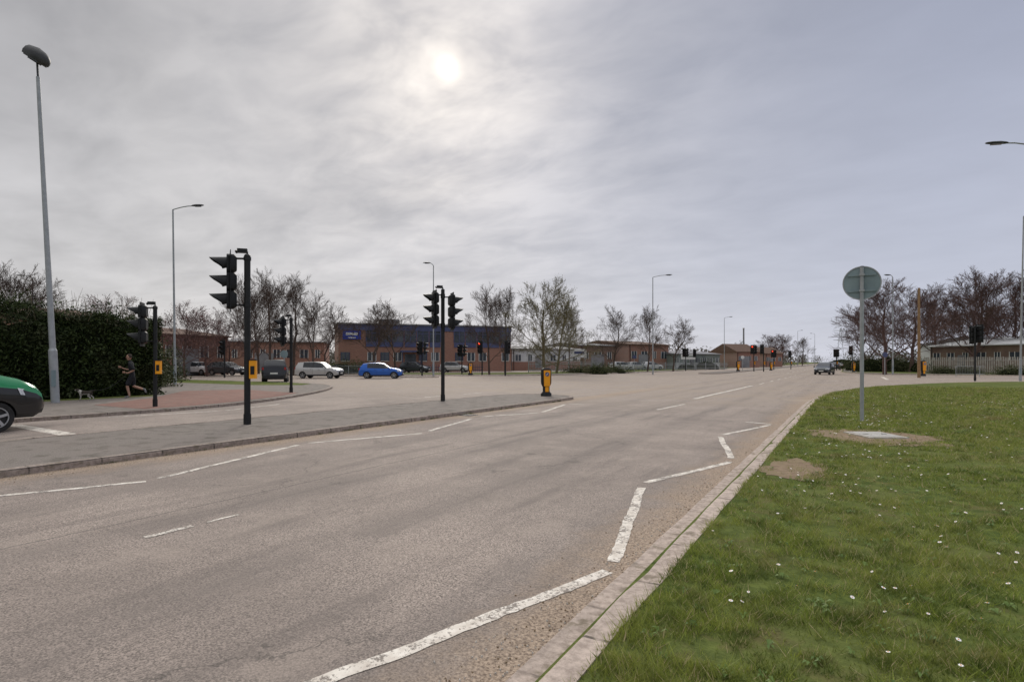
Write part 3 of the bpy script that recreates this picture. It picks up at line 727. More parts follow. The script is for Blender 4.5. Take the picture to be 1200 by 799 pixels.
street_lamp(-.842,68,11.8,CL,1.2); street_lamp(.502,190,12,CR,1); street_lamp(.532,210,12,CL,1); street_lamp(.52,260,12,CR,1); street_lamp(.60,240,12,CL,1)
def flood():
    b=MB(); H=12.45; lean=.054; ln=Vector((-C,-SN,0))*lean; P=lambda z:Vector((0,0,z))+ln*z
    b.cyl((0,0,-.05),P(1.9),.135,.135,GALV,14); b.cyl(P(1.9),P(2.0),.135,.10,GALV,14,False); b.cyl(P(2.0),P(H-.5),.10,.06,GALV,14)
    b.cyl(P(H-.5),P(H),.035,.035,DARKM,10)
    b.box((.095,-.095,.9),(.02,.14,.6),GALVD,-.6)
    c=P(H+.22); mx=Matrix.Rotation(YAW,3,'Z')@Matrix.Rotation(math.radians(32),3,'Y')
    rg=[]
    for x,ww,hh in ((-.42,.12,.14),(-.36,.26,.28),(-.1,.32,.34),(.2,.30,.30),(.38,.2,.2),(.44,.1,.1)):
        ring=[]
        for k in range(12):
            an=2*math.pi*k/12; zz=math.sin(an)*hh; zz=max(zz,-.12); ring.append(c+mx@Vector((x,math.cos(an)*ww,zz)))
        rg.append(ring)
    b.rings(rg,DARKM); b.box(c+mx@Vector((0,0,-.135)),(.6,.42,.03),GLASSD,mx=mx)
    b.box(c+mx@Vector((0,0,-.17)),(.1,.5,.04),DARKM,mx=mx)
    x,y=S(-.802,20.9); b.obj('street_lamp',(x,y,.1),0,40)
flood()

# ---------------------------------------------------------------- traffic signals
def sig_head(b,c,face,lit=None,H=1.30,W=.36,bb=True):
    f=Vector((face[0],face[1],0)).normalized(); rt=Vector((-f.y,f.x,0)); c=Vector(c)
    mx=Matrix((( rt.x,-f.x,0),(rt.y,-f.y,0),(0,0,1)))
    L=lambda x,y,z:c+mx@Vector((x,y,z))
    for i in range(3):
        z=(1-i)*H/3
        b.rings([[L(sx*W/2*q,.02+yy,z+sz*H/6*.97*q) for sx,sz in((-1,-.8),(-.8,-1),(.8,-1),(1,-.8),(1,.8),(.8,1),(-.8,1),(-1,.8))] for yy,q in((-.07,1),(.08,1),(.15,.75))],BLACK)
        n=14; lens=REDL if (lit==i) else LENS
        o=[L(.125*math.cos(t),-.056,z+.125*math.sin(t)) for t in [2*math.pi*j/n for j in range(n)]]; b.poly(o,lens)
        m=12; r0=.15; ra=[];rb=[]
        for j in range(m+1):
            t=math.radians(-35+250*j/m); dep=.12+.25*max(0,math.sin(t))**.7 if math.sin(t)>0 else .12+.06*math.sin(t)
            ra.append(L(r0*math.cos(t),-.05,z+r0*math.sin(t))); rb.append(L(r0*1.03*math.cos(t),-.05-dep,z+r0*.98*math.sin(t)-.03))
        b.rings([ra,rb],BLACK,False,False)
        b.rings([rb,[p+Vector((0,0,.008)) for p in rb],[p+Vector((0,0,.008)) for p in ra]],BLACK,False,False)
    if bb:
        b.box(L(0,.03,0),(W+.20,.015,H+.16),BLACK,mx=mx)
def signal(a,d,h,heads,button=None,top=True,rp=.072,z=.1,name='traffic_light'):
    x,y=S(a,d); b=MB(); b.cyl((0,0,-.05),(0,0,h),rp,rp,BLACK,12); b.cyl((0,0,h),(0,0,h+.04),rp*1.1,rp*.6,BLACK,12)
    b.cyl((0,0,0),(0,0,.25),rp*1.2,rp*1.2,BLACK,12)
    for off,face,hz,lit in heads:
        o=Vector((off[0],off[1],0)); c=o+Vector((0,0,hz)); sig_head(b,c,face,lit)
        for dz in(-.56,.56): b.cyl((0,0,hz+dz),(o.x,o.y,hz+dz),.025,.025,BLACK,6); b.cyl((0,0,hz+dz-.04),(0,0,hz+dz+.04),rp*1.2,rp*1.2,BLACK,12)
    if top:
        b.cyl((0,0,h),(.0,0,h+.10),.02,.02,BLACK,6); b.box((-.12*C,-.12*SN,h+.12),(.22,.11,.10),BLACK,YAW+.3); b.cyl((-.24*C,-.24*SN,h+.11),(-.28*C,-.28*SN,h+.09),.045,.04,LENS,8)
    if button:
        bx,by=button; b.box((bx,by,1.32),(.15,.15,.44),YELL,YAW+.2); b.box((bx,by,1.30),(.09,.17,.20),BLACK,YAW+.2); b.box((bx,by,1.55),(.17,.17,.03),BLACK,YAW+.2)
        b.cyl((bx*.2,by*.2,1.28),(bx,by,1.28),.02,.02,BLACK,6)
    b.obj(name,(x,y,z),0,40)
def cr(u,v): return (C*u-SN*v, SN*u+C*v)
signal(-.465,13.7,4.05,[(cr(-.42,-.05),(-.52,-.85),3.42,None)],button=cr(.14,.0))
signal(-.1215,21.8,4.25,[(cr(-.33,-.1),cr(-1,-.45),3.50,None),(cr(.38,.05),cr(1,.35),3.42,None)],button=None)
signal(-.627,19.1,3.35,[(cr(-.40,-.1),cr(-1,-.35),2.75,None)],button=cr(.13,-.02),rp=.062)
signal(-.388,28.0,3.65,[(cr(-.42,-.1),cr(-.8,-.6),3.0,None)])
signal(-.505,56,3.6,[(cr(-.1,-.25),cr(-.3,-1),2.9,None)])
for a,d,h in ((-.158,62,3.7),(-.0525,66,3.9),(-.012,63,3.8),(-.088,70,3.6),(.305,98,3.8),(.323,108,3.8),(.425,92,4.2),(.442,90,4.2),(.46,110,3.8),(.598,90,4.0),(.57,104,3.8),(.49,120,3.8)):
    s_=1 if int(d)%2 else -1
    signal(a,d,h,[(cr(.3*s_,-.1),cr(.5*s_,-1),h-.7,0 if a in(.425,.46,-.0525) else None)]+([(cr(-.3*s_,.1),cr(-1*s_,.4),h-.7,None)] if int(d)%3 else []),top=False,button=cr(.12,-.1) if a>.4 else None)
signal(.8135,46,4.4,[(cr(.4,0),cr(.9,.3),3.8,None),(cr(.05,.3),cr(.1,1),3.7,None)],top=False)

# bollards
def bollard(a,d,face=None,s=1.0):
    x,y=S(a,d); b=MB()
    def ring(w,t,z,ox=0): return [(ox+w*math.cos(k*math.pi/6),t*math.sin(k*math.pi/6),z) for k in range(12)]
    prof=[(.22,.15,0),(.22,.15,.10),(.14,.10,.18),(.14,.10,.36),(.20,.115,.46),(.215,.12,.56),(.215,.12,.98),(.19,.11,1.06),(.12,.08,1.10)]
    b.rings([ring(w*s,t*s,z*s) for w,t,z in prof],BLACK)
    for sy in (-1,1):
        b.box((0,sy*.125*s,.70*s),(.24*s,.03,.62*s),YELL,taper=1.1); 
        b.box((0,sy*.104*s,.27*s),(.13*s,.03,.20*s),YELL)
        b.cyl((0,sy*.142*s,.86*s),(0,sy*.146*s,.86*s),.085*s,.085*s,BLUEP,16); b.box((0,sy*.150*s,.86*s),(.02*s,.006,.11*s),WHITEP,mx=Matrix.Rotation(.78,3,'Y'))
    b.obj('traffic_bollard',(x,y,.1),YAW+(face or .9),40)
bollard(.06,25.0,.25,1.12); bollard(.397,92,.2,1.5); bollard(.722,60,.2,1.5); bollard(-.073,66,.2,1.3); bollard(.455,100,.2,1.4); bollard(.60,84,.2,1.3)

# round sign seen from behind
def round_sign():
    x,y=S(.6147,14.4); b=MB(); b.cyl((0,0,-.05),(0,0,4.0-.1),.046,.046,GALV,14); b.cyl((0,0,3.9),(0,0,3.92),.048,.04,PLAST,12)
    dr=Vector((-x,-y,0)).normalized(); f=-dr; rt=Vector((-f.y,f.x,0))
    c=Vector((0,0,3.50))+f*.06
    n=40; R=.415
    fr=[c+rt*(R*math.cos(2*math.pi*i/n))+Vector((0,0,R*math.sin(2*math.pi*i/n))) for i in range(n)]
    b.rings([fr,[p+f*.012 for p in fr]],GALVD)
    b.rings([[c+(p-c)*1.03-f*.012 for p in fr],[c+(p-c)*1.03+f*.02 for p in fr],[c+(p-c)*.97+f*.02 for p in fr],[c+(p-c)*.97-f*.012 for p in fr],[c+(p-c)*1.03-f*.012 for p in fr]],GALV,True,False)
    rz=math.atan2(rt.y,rt.x)
    for dz in(-.2,.2): b.box(c-f*.018+Vector((0,0,dz)),(.62,.03,.045),GALVD,rz); b.box(Vector((0,0,3.5+dz))-f*.045,(.12,.03,.05),GALV,rz)
    b.box(c+f*.02,(.5,.01,.09),WHITEP,rz)
    b.obj('road_sign',(x,y,.1),0,40)
round_sign()
def small_sign(a,d,h,r,m):
    x,y=S(a,d); b=MB(); b.cyl((0,0,-.05),(0,0,h),.04,.04,GALV,8); f=Vector((SN,-C,0))
    b.cyl(Vector((0,0,h-r))+f*.05,Vector((0,0,h-r))+f*.07,r,r,m,20); b.obj('road_sign',(x,y,.1))
small_sign(.655,64,2.6,.3,BLUEP); small_sign(.62,100,2.6,.35,WHITEP); small_sign(.405,100,2.6,.3,WHITEP); small_sign(.215,90,2.6,.3,BLUEP)
small_sign(-.40,44,2.4,.3,GALVD)

# telegraph pole + wires
b=MB(); x,y=S(.715,57); b.cyl((x,y,0),(x,y,9.0),.15,.10,WOOD,10); b.box((x,y,8.6),(.3,.08,.1),WOOD,1.0); b.obj('telegraph_pole')
x2,y2=S(1.05,42); b=MB(); b.cyl((x2,y2,0),(x2,y2,9.8),.15,.11,WOOD,10)
b.obj('telegraph_pole')
b=MB()
pa=Vector((x,y,8.8));pb=Vector((x2,y2,9.7)); pr=None
for i in range(17):
    t=i/16; q=pa.lerp(pb,t)+Vector((0,0,-.8*4*t*(1-t)))
    if pr is not None: b.cyl(pr,q,.014,.014,PLAST,4,False)
    pr=q
b.obj('overhead_wire')

# ---------------------------------------------------------------- vehicles
HATCH=[(0,.36,.38,.74),(.02,.46,.48,.86),(.06,.53,.56,.93),(.15,.59,.63,.97),(.25,.62,.67,.99),(.27,.625,.68,1),(.41,.64,.93,1),(.46,.645,.97,1),(.56,.65,.995,1),(.58,.65,.995,1),(.76,.665,.985,1),(.80,.67,.975,1),(.90,.68,.94,.98),(.965,.68,.72,.95),(.99,.58,.60,.90),(1.0,.40,.42,.84)]
SUV=[(0,.40,.42,.76),(.02,.50,.52,.88),(.06,.56,.59,.94),(.15,.61,.64,.98),(.25,.63,.66,.99),(.27,.635,.67,1),(.38,.65,.93,1),(.43,.655,.97,1),(.56,.66,1.0,1),(.58,.66,1.0,1),(.76,.67,.99,1),(.80,.675,.985,1),(.93,.68,.96,.98),(.975,.68,.74,.95),(.99,.6,.62,.92),(1,.42,.44,.86)]
VAN=[(0,.34,.36,.76),(.015,.42,.44,.88),(.04,.49,.52,.94),(.10,.56,.60,.97),(.185,.60,.66,.99),(.195,.605,.67,1),(.33,.61,.94,1),(.38,.61,.985,1),(.44,.61,1.0,1),(.46,.61,1.0,1),(.70,.61,1.0,1),(.74,.61,1.0,1),(.95,.61,.99,1),(.985,.60,.95,.98),(.995,.5,.6,.96),(1,.38,.42,.92)]
def car(name,x,y,heading,L,W,H,kind,pm,pm2=None,van=False,z=.004,wr=.32):
    st=HATCH if kind=='h' else SUV if kind=='s' else VAN
    e=bpy.data.objects.new(name,None); e.location=(x,y,z); e.rotation_euler=(0,0,heading); scene.collection.objects.link(e)
    verts=[];faces=[];mi=[]; mats=[pm,CGLASS,PLAST,pm2 or pm]
    hw=W/2; n=None
    for f,zb,zt,w in st:
        X=L/2-f*L; w=w*hw; zb*=H; zt*=H; cab=min(1,max(0,(zt-zb)/(H*.30)))
        wt=w*(.88-.13*cab) if not van else w*(.88-.03*cab)
        z0=.15*H if 0.03<f<.97 else .19*H
        half=[(0,z0),(w*.8,z0),(w*.95,z0+.05*H),(w*1.0,zb*.55+z0*.45),(w*.99,zb*.82+z0*.18),(w*.955,zb),(wt,zt-.012*H*cab),(wt*.86,zt+.008*H),(wt*.45,zt+.02*H),(0,zt+.025*H)]
        ring=[(X,yy,zz) for yy,zz in half]+[(X,-yy,zz) for yy,zz in half[-2:0:-1]]
        n=len(ring); verts+=ring
    ns=len(st)
    for i in range(ns-1):
        for j in range(n):
            k=(j+1)%n; faces.append((i*n+j,i*n+k,(i+1)*n+k,(i+1)*n+j))
            jj=j if j<9 else n-1-j
            m=0
            if jj in(0,): m=2
            elif jj==1: m=2
            elif jj==2 and pm2: m=3
            elif jj==3 and pm2: m=3
            elif jj==5:
                if 5<=i<=8 or (not van and 9<=i<=10) : m=1
                if i==8: m=2
                if van and i>=9: m=0
            elif jj in(6,7,8):
                if i==5: m=1
                if i==12 : m=1 if not van else 0
                if van and i==13: m=1
            mi.append(m)
    faces.append(tuple(range(n-1,-1,-1))); mi.append(2); faces.append(tuple((ns-1)*n+j for j in range(n))); mi.append(2 if pm2 else 0)
    me=bpy.data.meshes.new('body'); me.from_pydata(verts,[],faces)
    for m in mats: me.materials.append(m)
    me.polygons.foreach_set('material_index',mi)
    bm=bmesh.new(); bm.from_mesh(me); bmesh.ops.recalc_face_normals(bm,faces=bm.faces); bm.to_mesh(me); bm.free()
    ob=link('body',me)
    cut=MB(); wx=(L/2-.185*L,-L/2+.19*L)
    for q in wx:
        for s in(-1,1): cut.cyl((q,s*(hw-.24),wr),(q,s*(hw+.2),wr),wr*1.16,wr*1.16,PLAST,22)
    co=cut.obj('cut'); 
    bm=bmesh.new(); bm.from_mesh(co.data); bmesh.ops.recalc_face_normals(bm,faces=bm.faces); bm.to_mesh(co.data); bm.free()
    md=ob.modifiers.new('b','BOOLEAN'); md.operation='DIFFERENCE'; md.object=co; md.solver='EXACT'
    try: md.material_mode='TRANSFER'
    except Exception: pass
    bpy.context.view_layer.update(); dg=bpy.context.evaluated_depsgraph_get(); nm=bpy.data.meshes.new_from_object(ob.evaluated_get(dg)); ob.modifiers.clear(); ob.data=nm
    bpy.data.objects.remove(co); nm.polygons.foreach_set('use_smooth',[True]*len(nm.polygons)); nm.set_sharp_from_angle(angle=math.radians(28)); ob.parent=e
    w=MB()
    for q in wx:
        for s in(-1,1):
            yo=s*(hw-.02); yi=s*(hw-.22)
            rr=[(yi,wr*.93),(yi+s*.02,wr),(yo-s*.02,wr),(yo,wr*.94),(yo,wr*.70)]
            w.rings([[(q+r_*math.cos(t),yy,wr+r_*math.sin(t)) for t in [2*math.pi*k/24 for k in range(24)]] for yy,r_ in rr],TYRE,True,False)
            w.cyl((q,yo-s*.06,wr),(q,yo-s*.05,wr),wr*.70,wr*.70,PLAST,24)
            w.cyl((q,yo-s*.05,wr),(q,yo-s*.0,wr),wr*.16,wr*.13,RIM,10)
            for k in range(5):
                t=k*2*math.pi/5+.3; mx=Matrix.Rotation(-t,3,'Y'); c=Vector((q,yo-s*.025,wr))+mx@Vector((wr*.37,0,0)); w.box(c,(wr*.62,.03,wr*.17),RIM,mx=mx)
            w.rings([[(q+r_*math.cos(t),yy,wr+r_*math.sin(t)) for t in [2*math.pi*k/24 for k in range(24)]] for yy,r_ in((yo-s*.03,wr*.71),(yo-s*.005,wr*.71),(yo-s*.005,wr*.64),(yo-s*.03,wr*.64))],RIM,True,False)
    w.obj('wheels',parent=e,smooth=35)
    d=MB(); zz=st[2][1]*H
    for s in(-1,1):
        d.rings([[(L/2-.012*L,s*hw*.52,zz*.80),(L/2-.012*L,s*hw*.52,zz*.93),(L/2-.03*L,s*hw*.5,zz*.97)],[(L/2-.022*L,s*hw*.86,zz*.80),(L/2-.03*L,s*hw*.86,zz*.97),(L/2-.05*L,s*hw*.8,zz*1.02)],[(L/2-.10*L,s*hw*.985,zz*.86),(L/2-.11*L,s*hw*.985,zz*1.0),(L/2-.11*L,s*hw*.93,zz*1.05)]],HEADL)
        d.box((-L/2+.02*L,s*hw*.84,st[-2][1]*H*1.04),(.07*L*.6,hw*.18,.13*H*.8),TAILL,taper=.8)
        d.box((L/2-.30*L if not van else L/2-.24*L,s*(hw+.09),.66*H),(.12,.20,.14),pm if not van else PLAST,taper=.8)
        d.box((L/2-.62*L,s*hw*.99,.56*H),(.16,.03,.025),PLAST) 
        d.box((L/2-.43*L,s*hw*.992,.54*H),(.16,.03,.025),PLAST)
        for fx in (.29,.575,.78):
            d.box((L/2-fx*L,s*hw*.994,.43*H),(.008,.012,.30*H),PLAST)
        d.box((0,s*hw*.99,.20*H),(L*.5,.04,.07*H),PLAST)
    d.box((L/2-.004*L,0,zz*.72),(.05,hw*1.0,.09*H),PLAST); d.box((L/2+.0*L,0,zz*.50),(.03,hw*1.2,.10*H),PLAST)
    d.box((L/2+.018,0,zz*.60),(.02,.52,.11),PLATEW); d.box((-L/2-.012,0,.42*H if not van else .35*H),(.02,.52,.11),PLATEW)
    d.box((-L/2+.0,0,.27*H),(.05,hw*1.6,.10*H),PLAST)
    d.cyl((-L/2+.16*L,0,H*.98),(-L/2+.10*L,0,H*1.08),.006,.004,PLAST,5)
    d.obj('trim',parent=e,smooth=30)
    return e
xx,yy=S(-.3375,55.5); car('silver_car',xx,yy,math.radians(24),4.4,1.78,1.58,'s',P_SILV)
xx,yy=S(-.229,55.0); car('blue_car',xx,yy,math.radians(34),4.1,1.75,1.50,'h',P_BLUE)
xx,yy=S(-.415,45); car('black_car',xx,yy,math.radians(140),4.5,1.85,1.75,'s',P_BLACK)
car('green_van',-17.4,6.25-2.8,math.radians(90),5.2,1.92,1.99,'v',P_GREEN,P_BLACK,van=True,wr=.34)
xx,yy=S(.549,72); car('dark_car',xx,yy,math.radians(-98),4.3,1.8,1.5,'h',P_DG)
xx,yy=S(.568,115); car('dark_car',xx,yy,math.radians(90),4.3,1.8,1.5,'h',P_BLACK)
xx,yy=S(.575,130); car('white_car',xx,yy,math.radians(90),4.3,1.8,1.5,'h',P_WHITE)
for a,d,hd,pm,k in ((.193,101,40,P_WHITE,'s'),(.217,104,60,P_SILV,'h'),(.245,106,50,P_WHITE,'h'),(-.55,66,10,P_WHITE,'h'),(-.17,80,15,P_DG,'h'),(-.10,82,20,P_SILV,'h'),(-.50,64,15,P_DG,'h')):
    xx,yy=S(a,d); car('parked_car',xx,yy,math.radians(hd),4.3,1.78,1.5,k,pm,z=.108)

# ---------------------------------------------------------------- person and dog
SKIN=mat('skin',(.42,.25,.18),(.35,.21,.15),20,.6); CLOTH=mat('black_sportswear',(.014,.015,.018),(.024,.025,.028),15,.9); SHOE=mat('running_shoe',(.25,.25,.25),(.08,.08,.08),20,.7); HAIR=mat('dark_hair',(.03,.02,.015),(.05,.035,.025),40,.8)
def skinmesh(name,V,E,R,root=0,sub=2):
    me=bpy.data.meshes.new(name); me.from_pydata(V,E,[]); ob=link(name,me)
    ob.modifiers.new('s','SKIN'); md=ob.modifiers.new('ss','SUBSURF'); md.levels=sub; md.render_levels=sub
    sv=me.skin_vertices[0].data
    for i,r_ in enumerate(R): sv[i].radius=(r_,r_) if not isinstance(r_,tuple) else r_; sv[i].use_root=False
    sv[root].use_root=True
    bpy.context.view_layer.update(); dg=bpy.context.evaluated_depsgraph_get(); nm=bpy.data.meshes.new_from_object(ob.evaluated_get(dg)); ob.modifiers.clear(); ob.data=nm
    nm.polygons.foreach_set('use_smooth',[True]*len(nm.polygons)); return ob
def man(a,d,heading):
    e=root('jogger',S(a,d),heading)  # faces local +x
    V=[(0,0,.96),(.02,0,1.12),(.05,0,1.30),(.07,0,1.44),(.08,0,1.52),(.095,0,1.58),
       (0,.10,.90),(.17,.10,.52),(.10,.11,.20),(.08,.11,.085),(.20,.115,.05),(.27,.12,.045),
       (0,-.10,.90),(.0,-.10,.50),(-.36,-.10,.36),(-.42,-.10,.36),(-.45,-.10,.27),(-.47,-.1,.20),
       (.06,.19,1.42),(-.10,.27,1.16),(.12,.24,1.04),(.19,.22,1.06),
       (.06,-.19,1.42),(.10,-.27,1.15),(.33,-.20,1.22),(.40,-.18,1.26)]
    E=[(0,1),(1,2),(2,3),(3,4),(4,5),(0,6),(6,7),(7,8),(8,9),(9,10),(10,11),(0,12),(12,13),(13,14),(14,15),(15,16),(16,17),(3,18),(18,19),(19,20),(20,21),(3,22),(22,23),(23,24),(24,25)]
    R=[(.15,.11),(.14,.10),(.17,.115),(.14,.09),.06,.06,.10,.062,.042,.04,.042,.03,.10,.062,.05,.04,.042,.03,.062,.042,.030,.028,.062,.042,.030,.028]
    ob=skinmesh('body',V,E,R); ob.parent=e; me=ob.data
    for m in (CLOTH,SKIN,SHOE): me.materials.append(m)
    def dseg(p,a_,b_):
        a_=Vector(a_);b_=Vector(b_); t=max(0,min(1,(p-a_).dot(b_-a_)/(b_-a_).length_squared)); return (p-a_-(b_-a_)*t).length
    for f in me.polygons:
        c=f.center; best=min(((dseg(c,V[i],V[j])-(.11 if (i,j) in((1,2),(2,3),(0,1)) else 0)),(i,j)) for i,j in E)[1]; m=0
        if best in((19,20),(20,21),(23,24),(24,25),(4,5),(7,8),(13,14),(8,9)): m=1
        if best in((9,10),(10,11),(15,16),(16,17),(14,15)): m=2
        f.material_index=m
    b=MB(); hc=Vector((.115,0,1.70))
    rg=[]
    for zz,rx,ry,ox in((-.13,.04,.045,.02),(-.11,.065,.055,.01),(-.05,.085,.07,.0),(0,.095,.077,0),(.05,.098,.078,-.005),(.09,.08,.065,-.01),(.12,.04,.035,-.01)):
        rg.append([hc+Vector((ox+rx*math.cos(t),ry*math.sin(t),zz)) for t in [2*math.pi*k/14 for k in range(14)]])
    b.rings(rg,SKIN)
    rg=[]
    for zz,rx,ry,ox in((-.03,.06,.08,-.045),(.03,.088,.084,-.022),(.07,.088,.078,-.014),(.11,.065,.055,-.014),(.132,.03,.03,-.01)):
        rg.append([hc+Vector((ox+rx*math.cos(t),ry*math.sin(t),zz)) for t in [2*math.pi*k/14 for k in range(14)]])
    b.rings(rg,HAIR)
    b.ellipsoid(hc+Vector((.10,0,-.02)),(.018,.012,.022),SKIN,6,5)
    for s in(-1,1):
        b.ellipsoid(hc+Vector((.086,s*.03,.012)),(.01,.012,.007),HAIR,6,5); b.ellipsoid(hc+Vector((0,s*.08,-.01)),(.022,.012,.032),SKIN,6,5)
    b.box(hc+Vector((.084,0,-.065)),(.012,.045,.008),mat('lips',(.35,.14,.12)))
    b.obj('head',parent=e,smooth=60)
    b=MB()
    for w_,dr in((Vector(V[21]),Vector((.9,0,.2))),(Vector(V[25]),Vector((.9,.1,.4)))):
        dr.normalize(); p=w_+dr*.05; b.ellipsoid(p,(.045,.022,.038),SKIN,8,6)
        for k in range(4):
            q=p+dr*.035+Vector((0,0,.028-.019*k)); L=(.03,.034,.032,.025)[k]; k1=q+dr*L; k2=k1+Vector((.0,(.015 if w_.y<0 else -.015),-.022)); b.cyl(q,k1,.009,.008,SKIN,6); b.cyl(k1,k2,.008,.006,SKIN,6)
        q=p+Vector((0,.0,.03)); b.cyl(q,q+dr*.02+Vector((0,0,.028)),.010,.007,SKIN,6)
    b.obj('hands',parent=e)
    b=MB()
    for h,k in((6,7),(12,13)):
        p=Vector(V[h]);q=Vector(V[k]); b.cyl(p.lerp(q,.1),p.lerp(q,.85),.11,.10,CLOTH,12,False)
    for h,k in((18,19),(22,23)):
        p=Vector(V[h]);q=Vector(V[k]); b.cyl(p.lerp(q,.05),p.lerp(q,.9),.075,.068,CLOTH,10,False)
    b.obj('shorts_and_sleeves',parent=e,smooth=60)
man(-.667,23.6,YAW+math.radians(205))
def dog(a,d,heading):
    e=root('dog',S(a,d),heading); e.scale=(.85,.85,.85)
    V=[(-.22,0,.36),(-.08,0,.35),(.10,0,.35),(.20,0,.38),(.28,0,.45),(.34,0,.49),(.44,0,.46),
       (-.24,.06,.30),(-.16,.065,.21),(-.27,.065,.12),(-.25,.065,.03),(-.21,.065,.015),
       (-.24,-.06,.30),(-.20,-.065,.21),(-.32,-.065,.13),(-.32,-.065,.03),(-.28,-.065,.015),
       (.17,.06,.28),(.15,.06,.16),(.18,.06,.03),(.21,.06,.015),
       (.17,-.06,.28),(.22,-.06,.17),(.26,-.06,.03),(.29,-.06,.015),
       (-.32,0,.42),(-.42,0,.46),(-.48,0,.50)]
    E=[(0,1),(1,2),(2,3),(3,4),(4,5),(5,6),(0,7),(7,8),(8,9),(9,10),(10,11),(0,12),(12,13),(13,14),(14,15),(15,16),(2,17),(17,18),(18,19),(19,20),(2,21),(21,22),(22,23),(23,24),(0,25),(25,26),(26,27)]
    R=[.085,.085,.11,.09,.06,.065,.03]+[.06,.04,.022,.018,.02]*2+[.045,.026,.018,.02]*2+[.03,.02,.012]
    ob=skinmesh('body',V,E,R,2); ob.parent=e; me=ob.data
    me.materials.append(mat('dog_fur_white',(.45,.43,.39),(.32,.30,.27),10,.9)); me.materials.append(mat('dog_fur_dark',(.03,.025,.02),(.05,.04,.03),10,.9))
    for f in me.polygons:
        c=f.center; f.material_index=1 if (-.25<c.x<.1 and c.z>.31) or (.24<c.x<.38 and c.z>.44) or (c.x<-.25 and c.z>.25) else 0
    b=MB(); K=me.materials[1]
    for s in(-1,1): b.poly([(.30,s*.03,.54),(.35,s*.06,.53),(.31,s*.085,.47)],K); b.ellipsoid((.385,s*.035,.505),(.008,.006,.008),K,6,4)
    b.ellipsoid((.465,0,.465),(.014,.014,.012),K,6,4); b.obj('ears_and_nose',parent=e)
dog(-.750,22.2,YAW+math.radians(185))
b=MB(); pa=Vector((*S(-.675,23.5),1.15)); pb=Vector((*S(-.742,22.3),.50)); pr=None
for i in range(9):
    t=i/8; q=pa.lerp(pb,t)+Vector((0,0,-.25*4*t*(1-t)))
    if pr is not None: b.cyl(pr,q,.006,.006,PLAST,4,False)
    pr=q
b.obj('dog_lead')

# ---------------------------------------------------------------- world, sun, camera
w=bpy.data.worlds.new('World'); scene.world=w; w.use_nodes=True; nt=w.node_tree
bg=nt.nodes['Background']
tc=nt.nodes.new('ShaderNodeTexCoord').outputs['Generated']
nz=nt.nodes.new('ShaderNodeVectorMath'); nz.operation='NORMALIZE'; nt.links.new(tc,nz.inputs[0]); D=nz.outputs[0]
sp=nt.nodes.new('ShaderNodeSeparateXYZ'); nt.links.new(D,sp.inputs[0]); x_,y_,z_=sp.outputs
zc=M(nt,'MAXIMUM',z_,0.0)
dn=M(nt,'ADD',zc,.16)
cb=nt.nodes.new('ShaderNodeCombineXYZ'); nt.links.new(M(nt,'DIVIDE',x_,dn),cb.inputs[0]); nt.links.new(M(nt,'DIVIDE',y_,dn),cb.inputs[1])
mp=nt.nodes.new('ShaderNodeMapping'); mp.inputs['Rotation'].default_value=(0,0,math.radians(35)); mp.inputs['Scale'].default_value=(.8,1.2,1); nt.links.new(cb.outputs[0],mp.inputs[0])
n1=NOISE(nt,mp.outputs[0],1.2,5,.52,dist=.4); n2=NOISE(nt,mp.outputs[0],4.2,4,.55,dist=.3)
dt=nt.nodes.new('ShaderNodeVectorMath'); dt.operation='DOT_PRODUCT'; nt.links.new(D,dt.inputs[0]); dt.inputs[1].default_value=SUN
ds=M(nt,'MAXIMUM',dt.outputs['Value'],0)
dt2=nt.nodes.new('ShaderNodeVectorMath'); dt2.operation='DOT_PRODUCT'; nt.links.new(D,dt2.inputs[0]); dt2.inputs[1].default_value=(C,SN,0)
lr=RANGE(nt,dt2.outputs['Value'],-.5,.6)
horizon=MIX(nt,lr,(.69,.675,.68),(.63,.655,.76)); mid_=MIX(nt,lr,(.46,.455,.47),(.385,.415,.525))
col=MIX(nt,M(nt,'POWER',RANGE(nt,zc,0,.46),.8),horizon,mid_)
col=MIX(nt,RANGE(nt,zc,.60,.95),col,(1.65,1.63,1.62))
cl=M(nt,'ADD',M(nt,'MULTIPLY',n1,.6),M(nt,'MULTIPLY',n2,.4))
amp=RANGE(nt,lr,0,1,1.05,.32)
cf=M(nt,'ADD',1.0,M(nt,'MULTIPLY',M(nt,'MULTIPLY',M(nt,'SUBTRACT',cl,.48),.95),amp))
vm=nt.nodes.new('ShaderNodeVectorMath'); vm.operation='SCALE'; nt.links.new(col,vm.inputs[0]); nt.links.new(cf,vm.inputs['Scale']); col=vm.outputs[0]
glow=M(nt,'ADD',M(nt,'MULTIPLY',M(nt,'POWER',ds,16),.12),M(nt,'MULTIPLY',M(nt,'POWER',ds,100),.19))
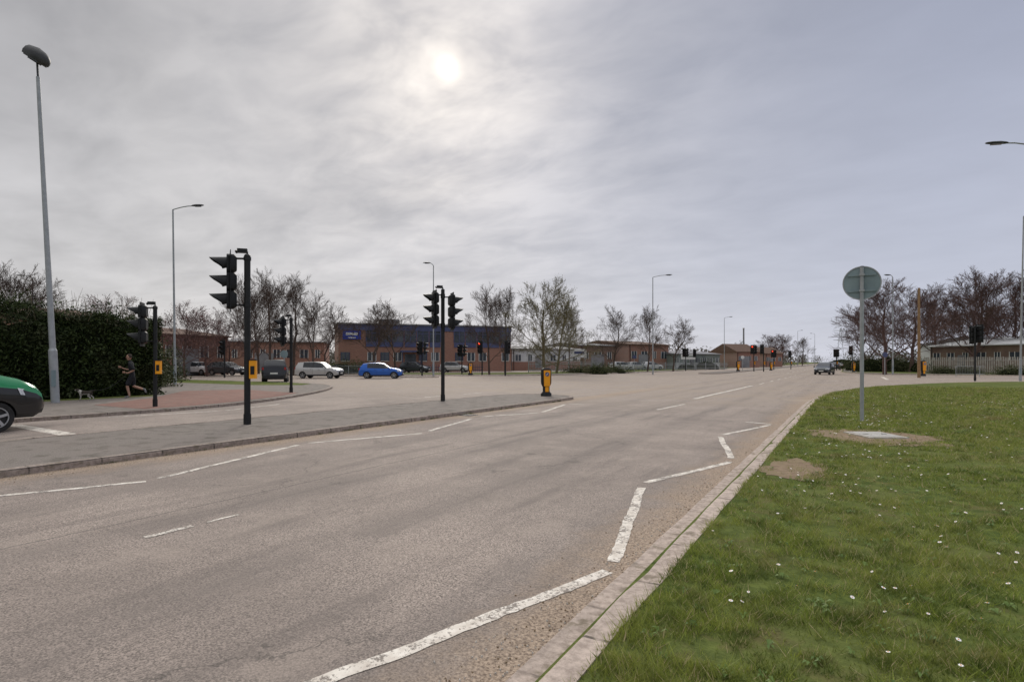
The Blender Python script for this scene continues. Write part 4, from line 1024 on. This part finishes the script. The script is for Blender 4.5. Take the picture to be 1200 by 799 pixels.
glow=M(nt,'MULTIPLY',glow,RANGE(nt,M(nt,'ADD',M(nt,'MULTIPLY',n1,.35),M(nt,'MULTIPLY',n2,.65)),.36,.62,.15,1.9))
glow=M(nt,'ADD',glow,M(nt,'ADD',M(nt,'MULTIPLY',M(nt,'POWER',ds,900),.22),M(nt,'MULTIPLY',M(nt,'POWER',ds,7000),.55)))
gc=nt.nodes.new('ShaderNodeVectorMath'); gc.operation='SCALE'; gc.inputs[0].default_value=(1,.88,.70); nt.links.new(glow,gc.inputs['Scale'])
ad=nt.nodes.new('ShaderNodeVectorMath'); ad.operation='ADD'; nt.links.new(col,ad.inputs[0]); nt.links.new(gc.outputs[0],ad.inputs[1]); cloud=ad.outputs[0]
sky=nt.nodes.new('ShaderNodeTexSky'); sky.sky_type='NISHITA'; sky.sun_disc=False; sky.sun_elevation=SUN_EL; sky.sun_rotation=-SUN_AZ
sk=nt.nodes.new('ShaderNodeVectorMath'); sk.operation='SCALE'; nt.links.new(sky.outputs[0],sk.inputs[0]); sk.inputs['Scale'].default_value=.05
fin=MIX(nt,.08,cloud,sk.outputs[0])
s10=nt.nodes.new('ShaderNodeVectorMath'); s10.operation='SCALE'; nt.links.new(fin,s10.inputs[0]); s10.inputs['Scale'].default_value=10
nt.links.new(s10.outputs[0],bg.inputs['Color']); bg.inputs['Strength'].default_value=.1
sl=bpy.data.lights.new('sun','SUN'); sl.energy=1.4; sl.angle=math.radians(16); sl.color=(1,.93,.82)
so=bpy.data.objects.new('sun',sl); so.rotation_euler=SUN.to_track_quat('Z','Y').to_euler(); scene.collection.objects.link(so)
cam=bpy.data.cameras.new('camera'); cam.sensor_width=36; cam.lens=20.01; cam.shift_y=.0204; cam.clip_end=6000; cam.clip_start=.05
co=bpy.data.objects.new('camera',cam); co.location=(0,0,1.6); co.rotation_euler=(math.radians(90),0,YAW); scene.collection.objects.link(co); scene.camera=co
scene.view_settings.view_transform='Standard'; scene.view_settings.look='None'; scene.view_settings.exposure=0
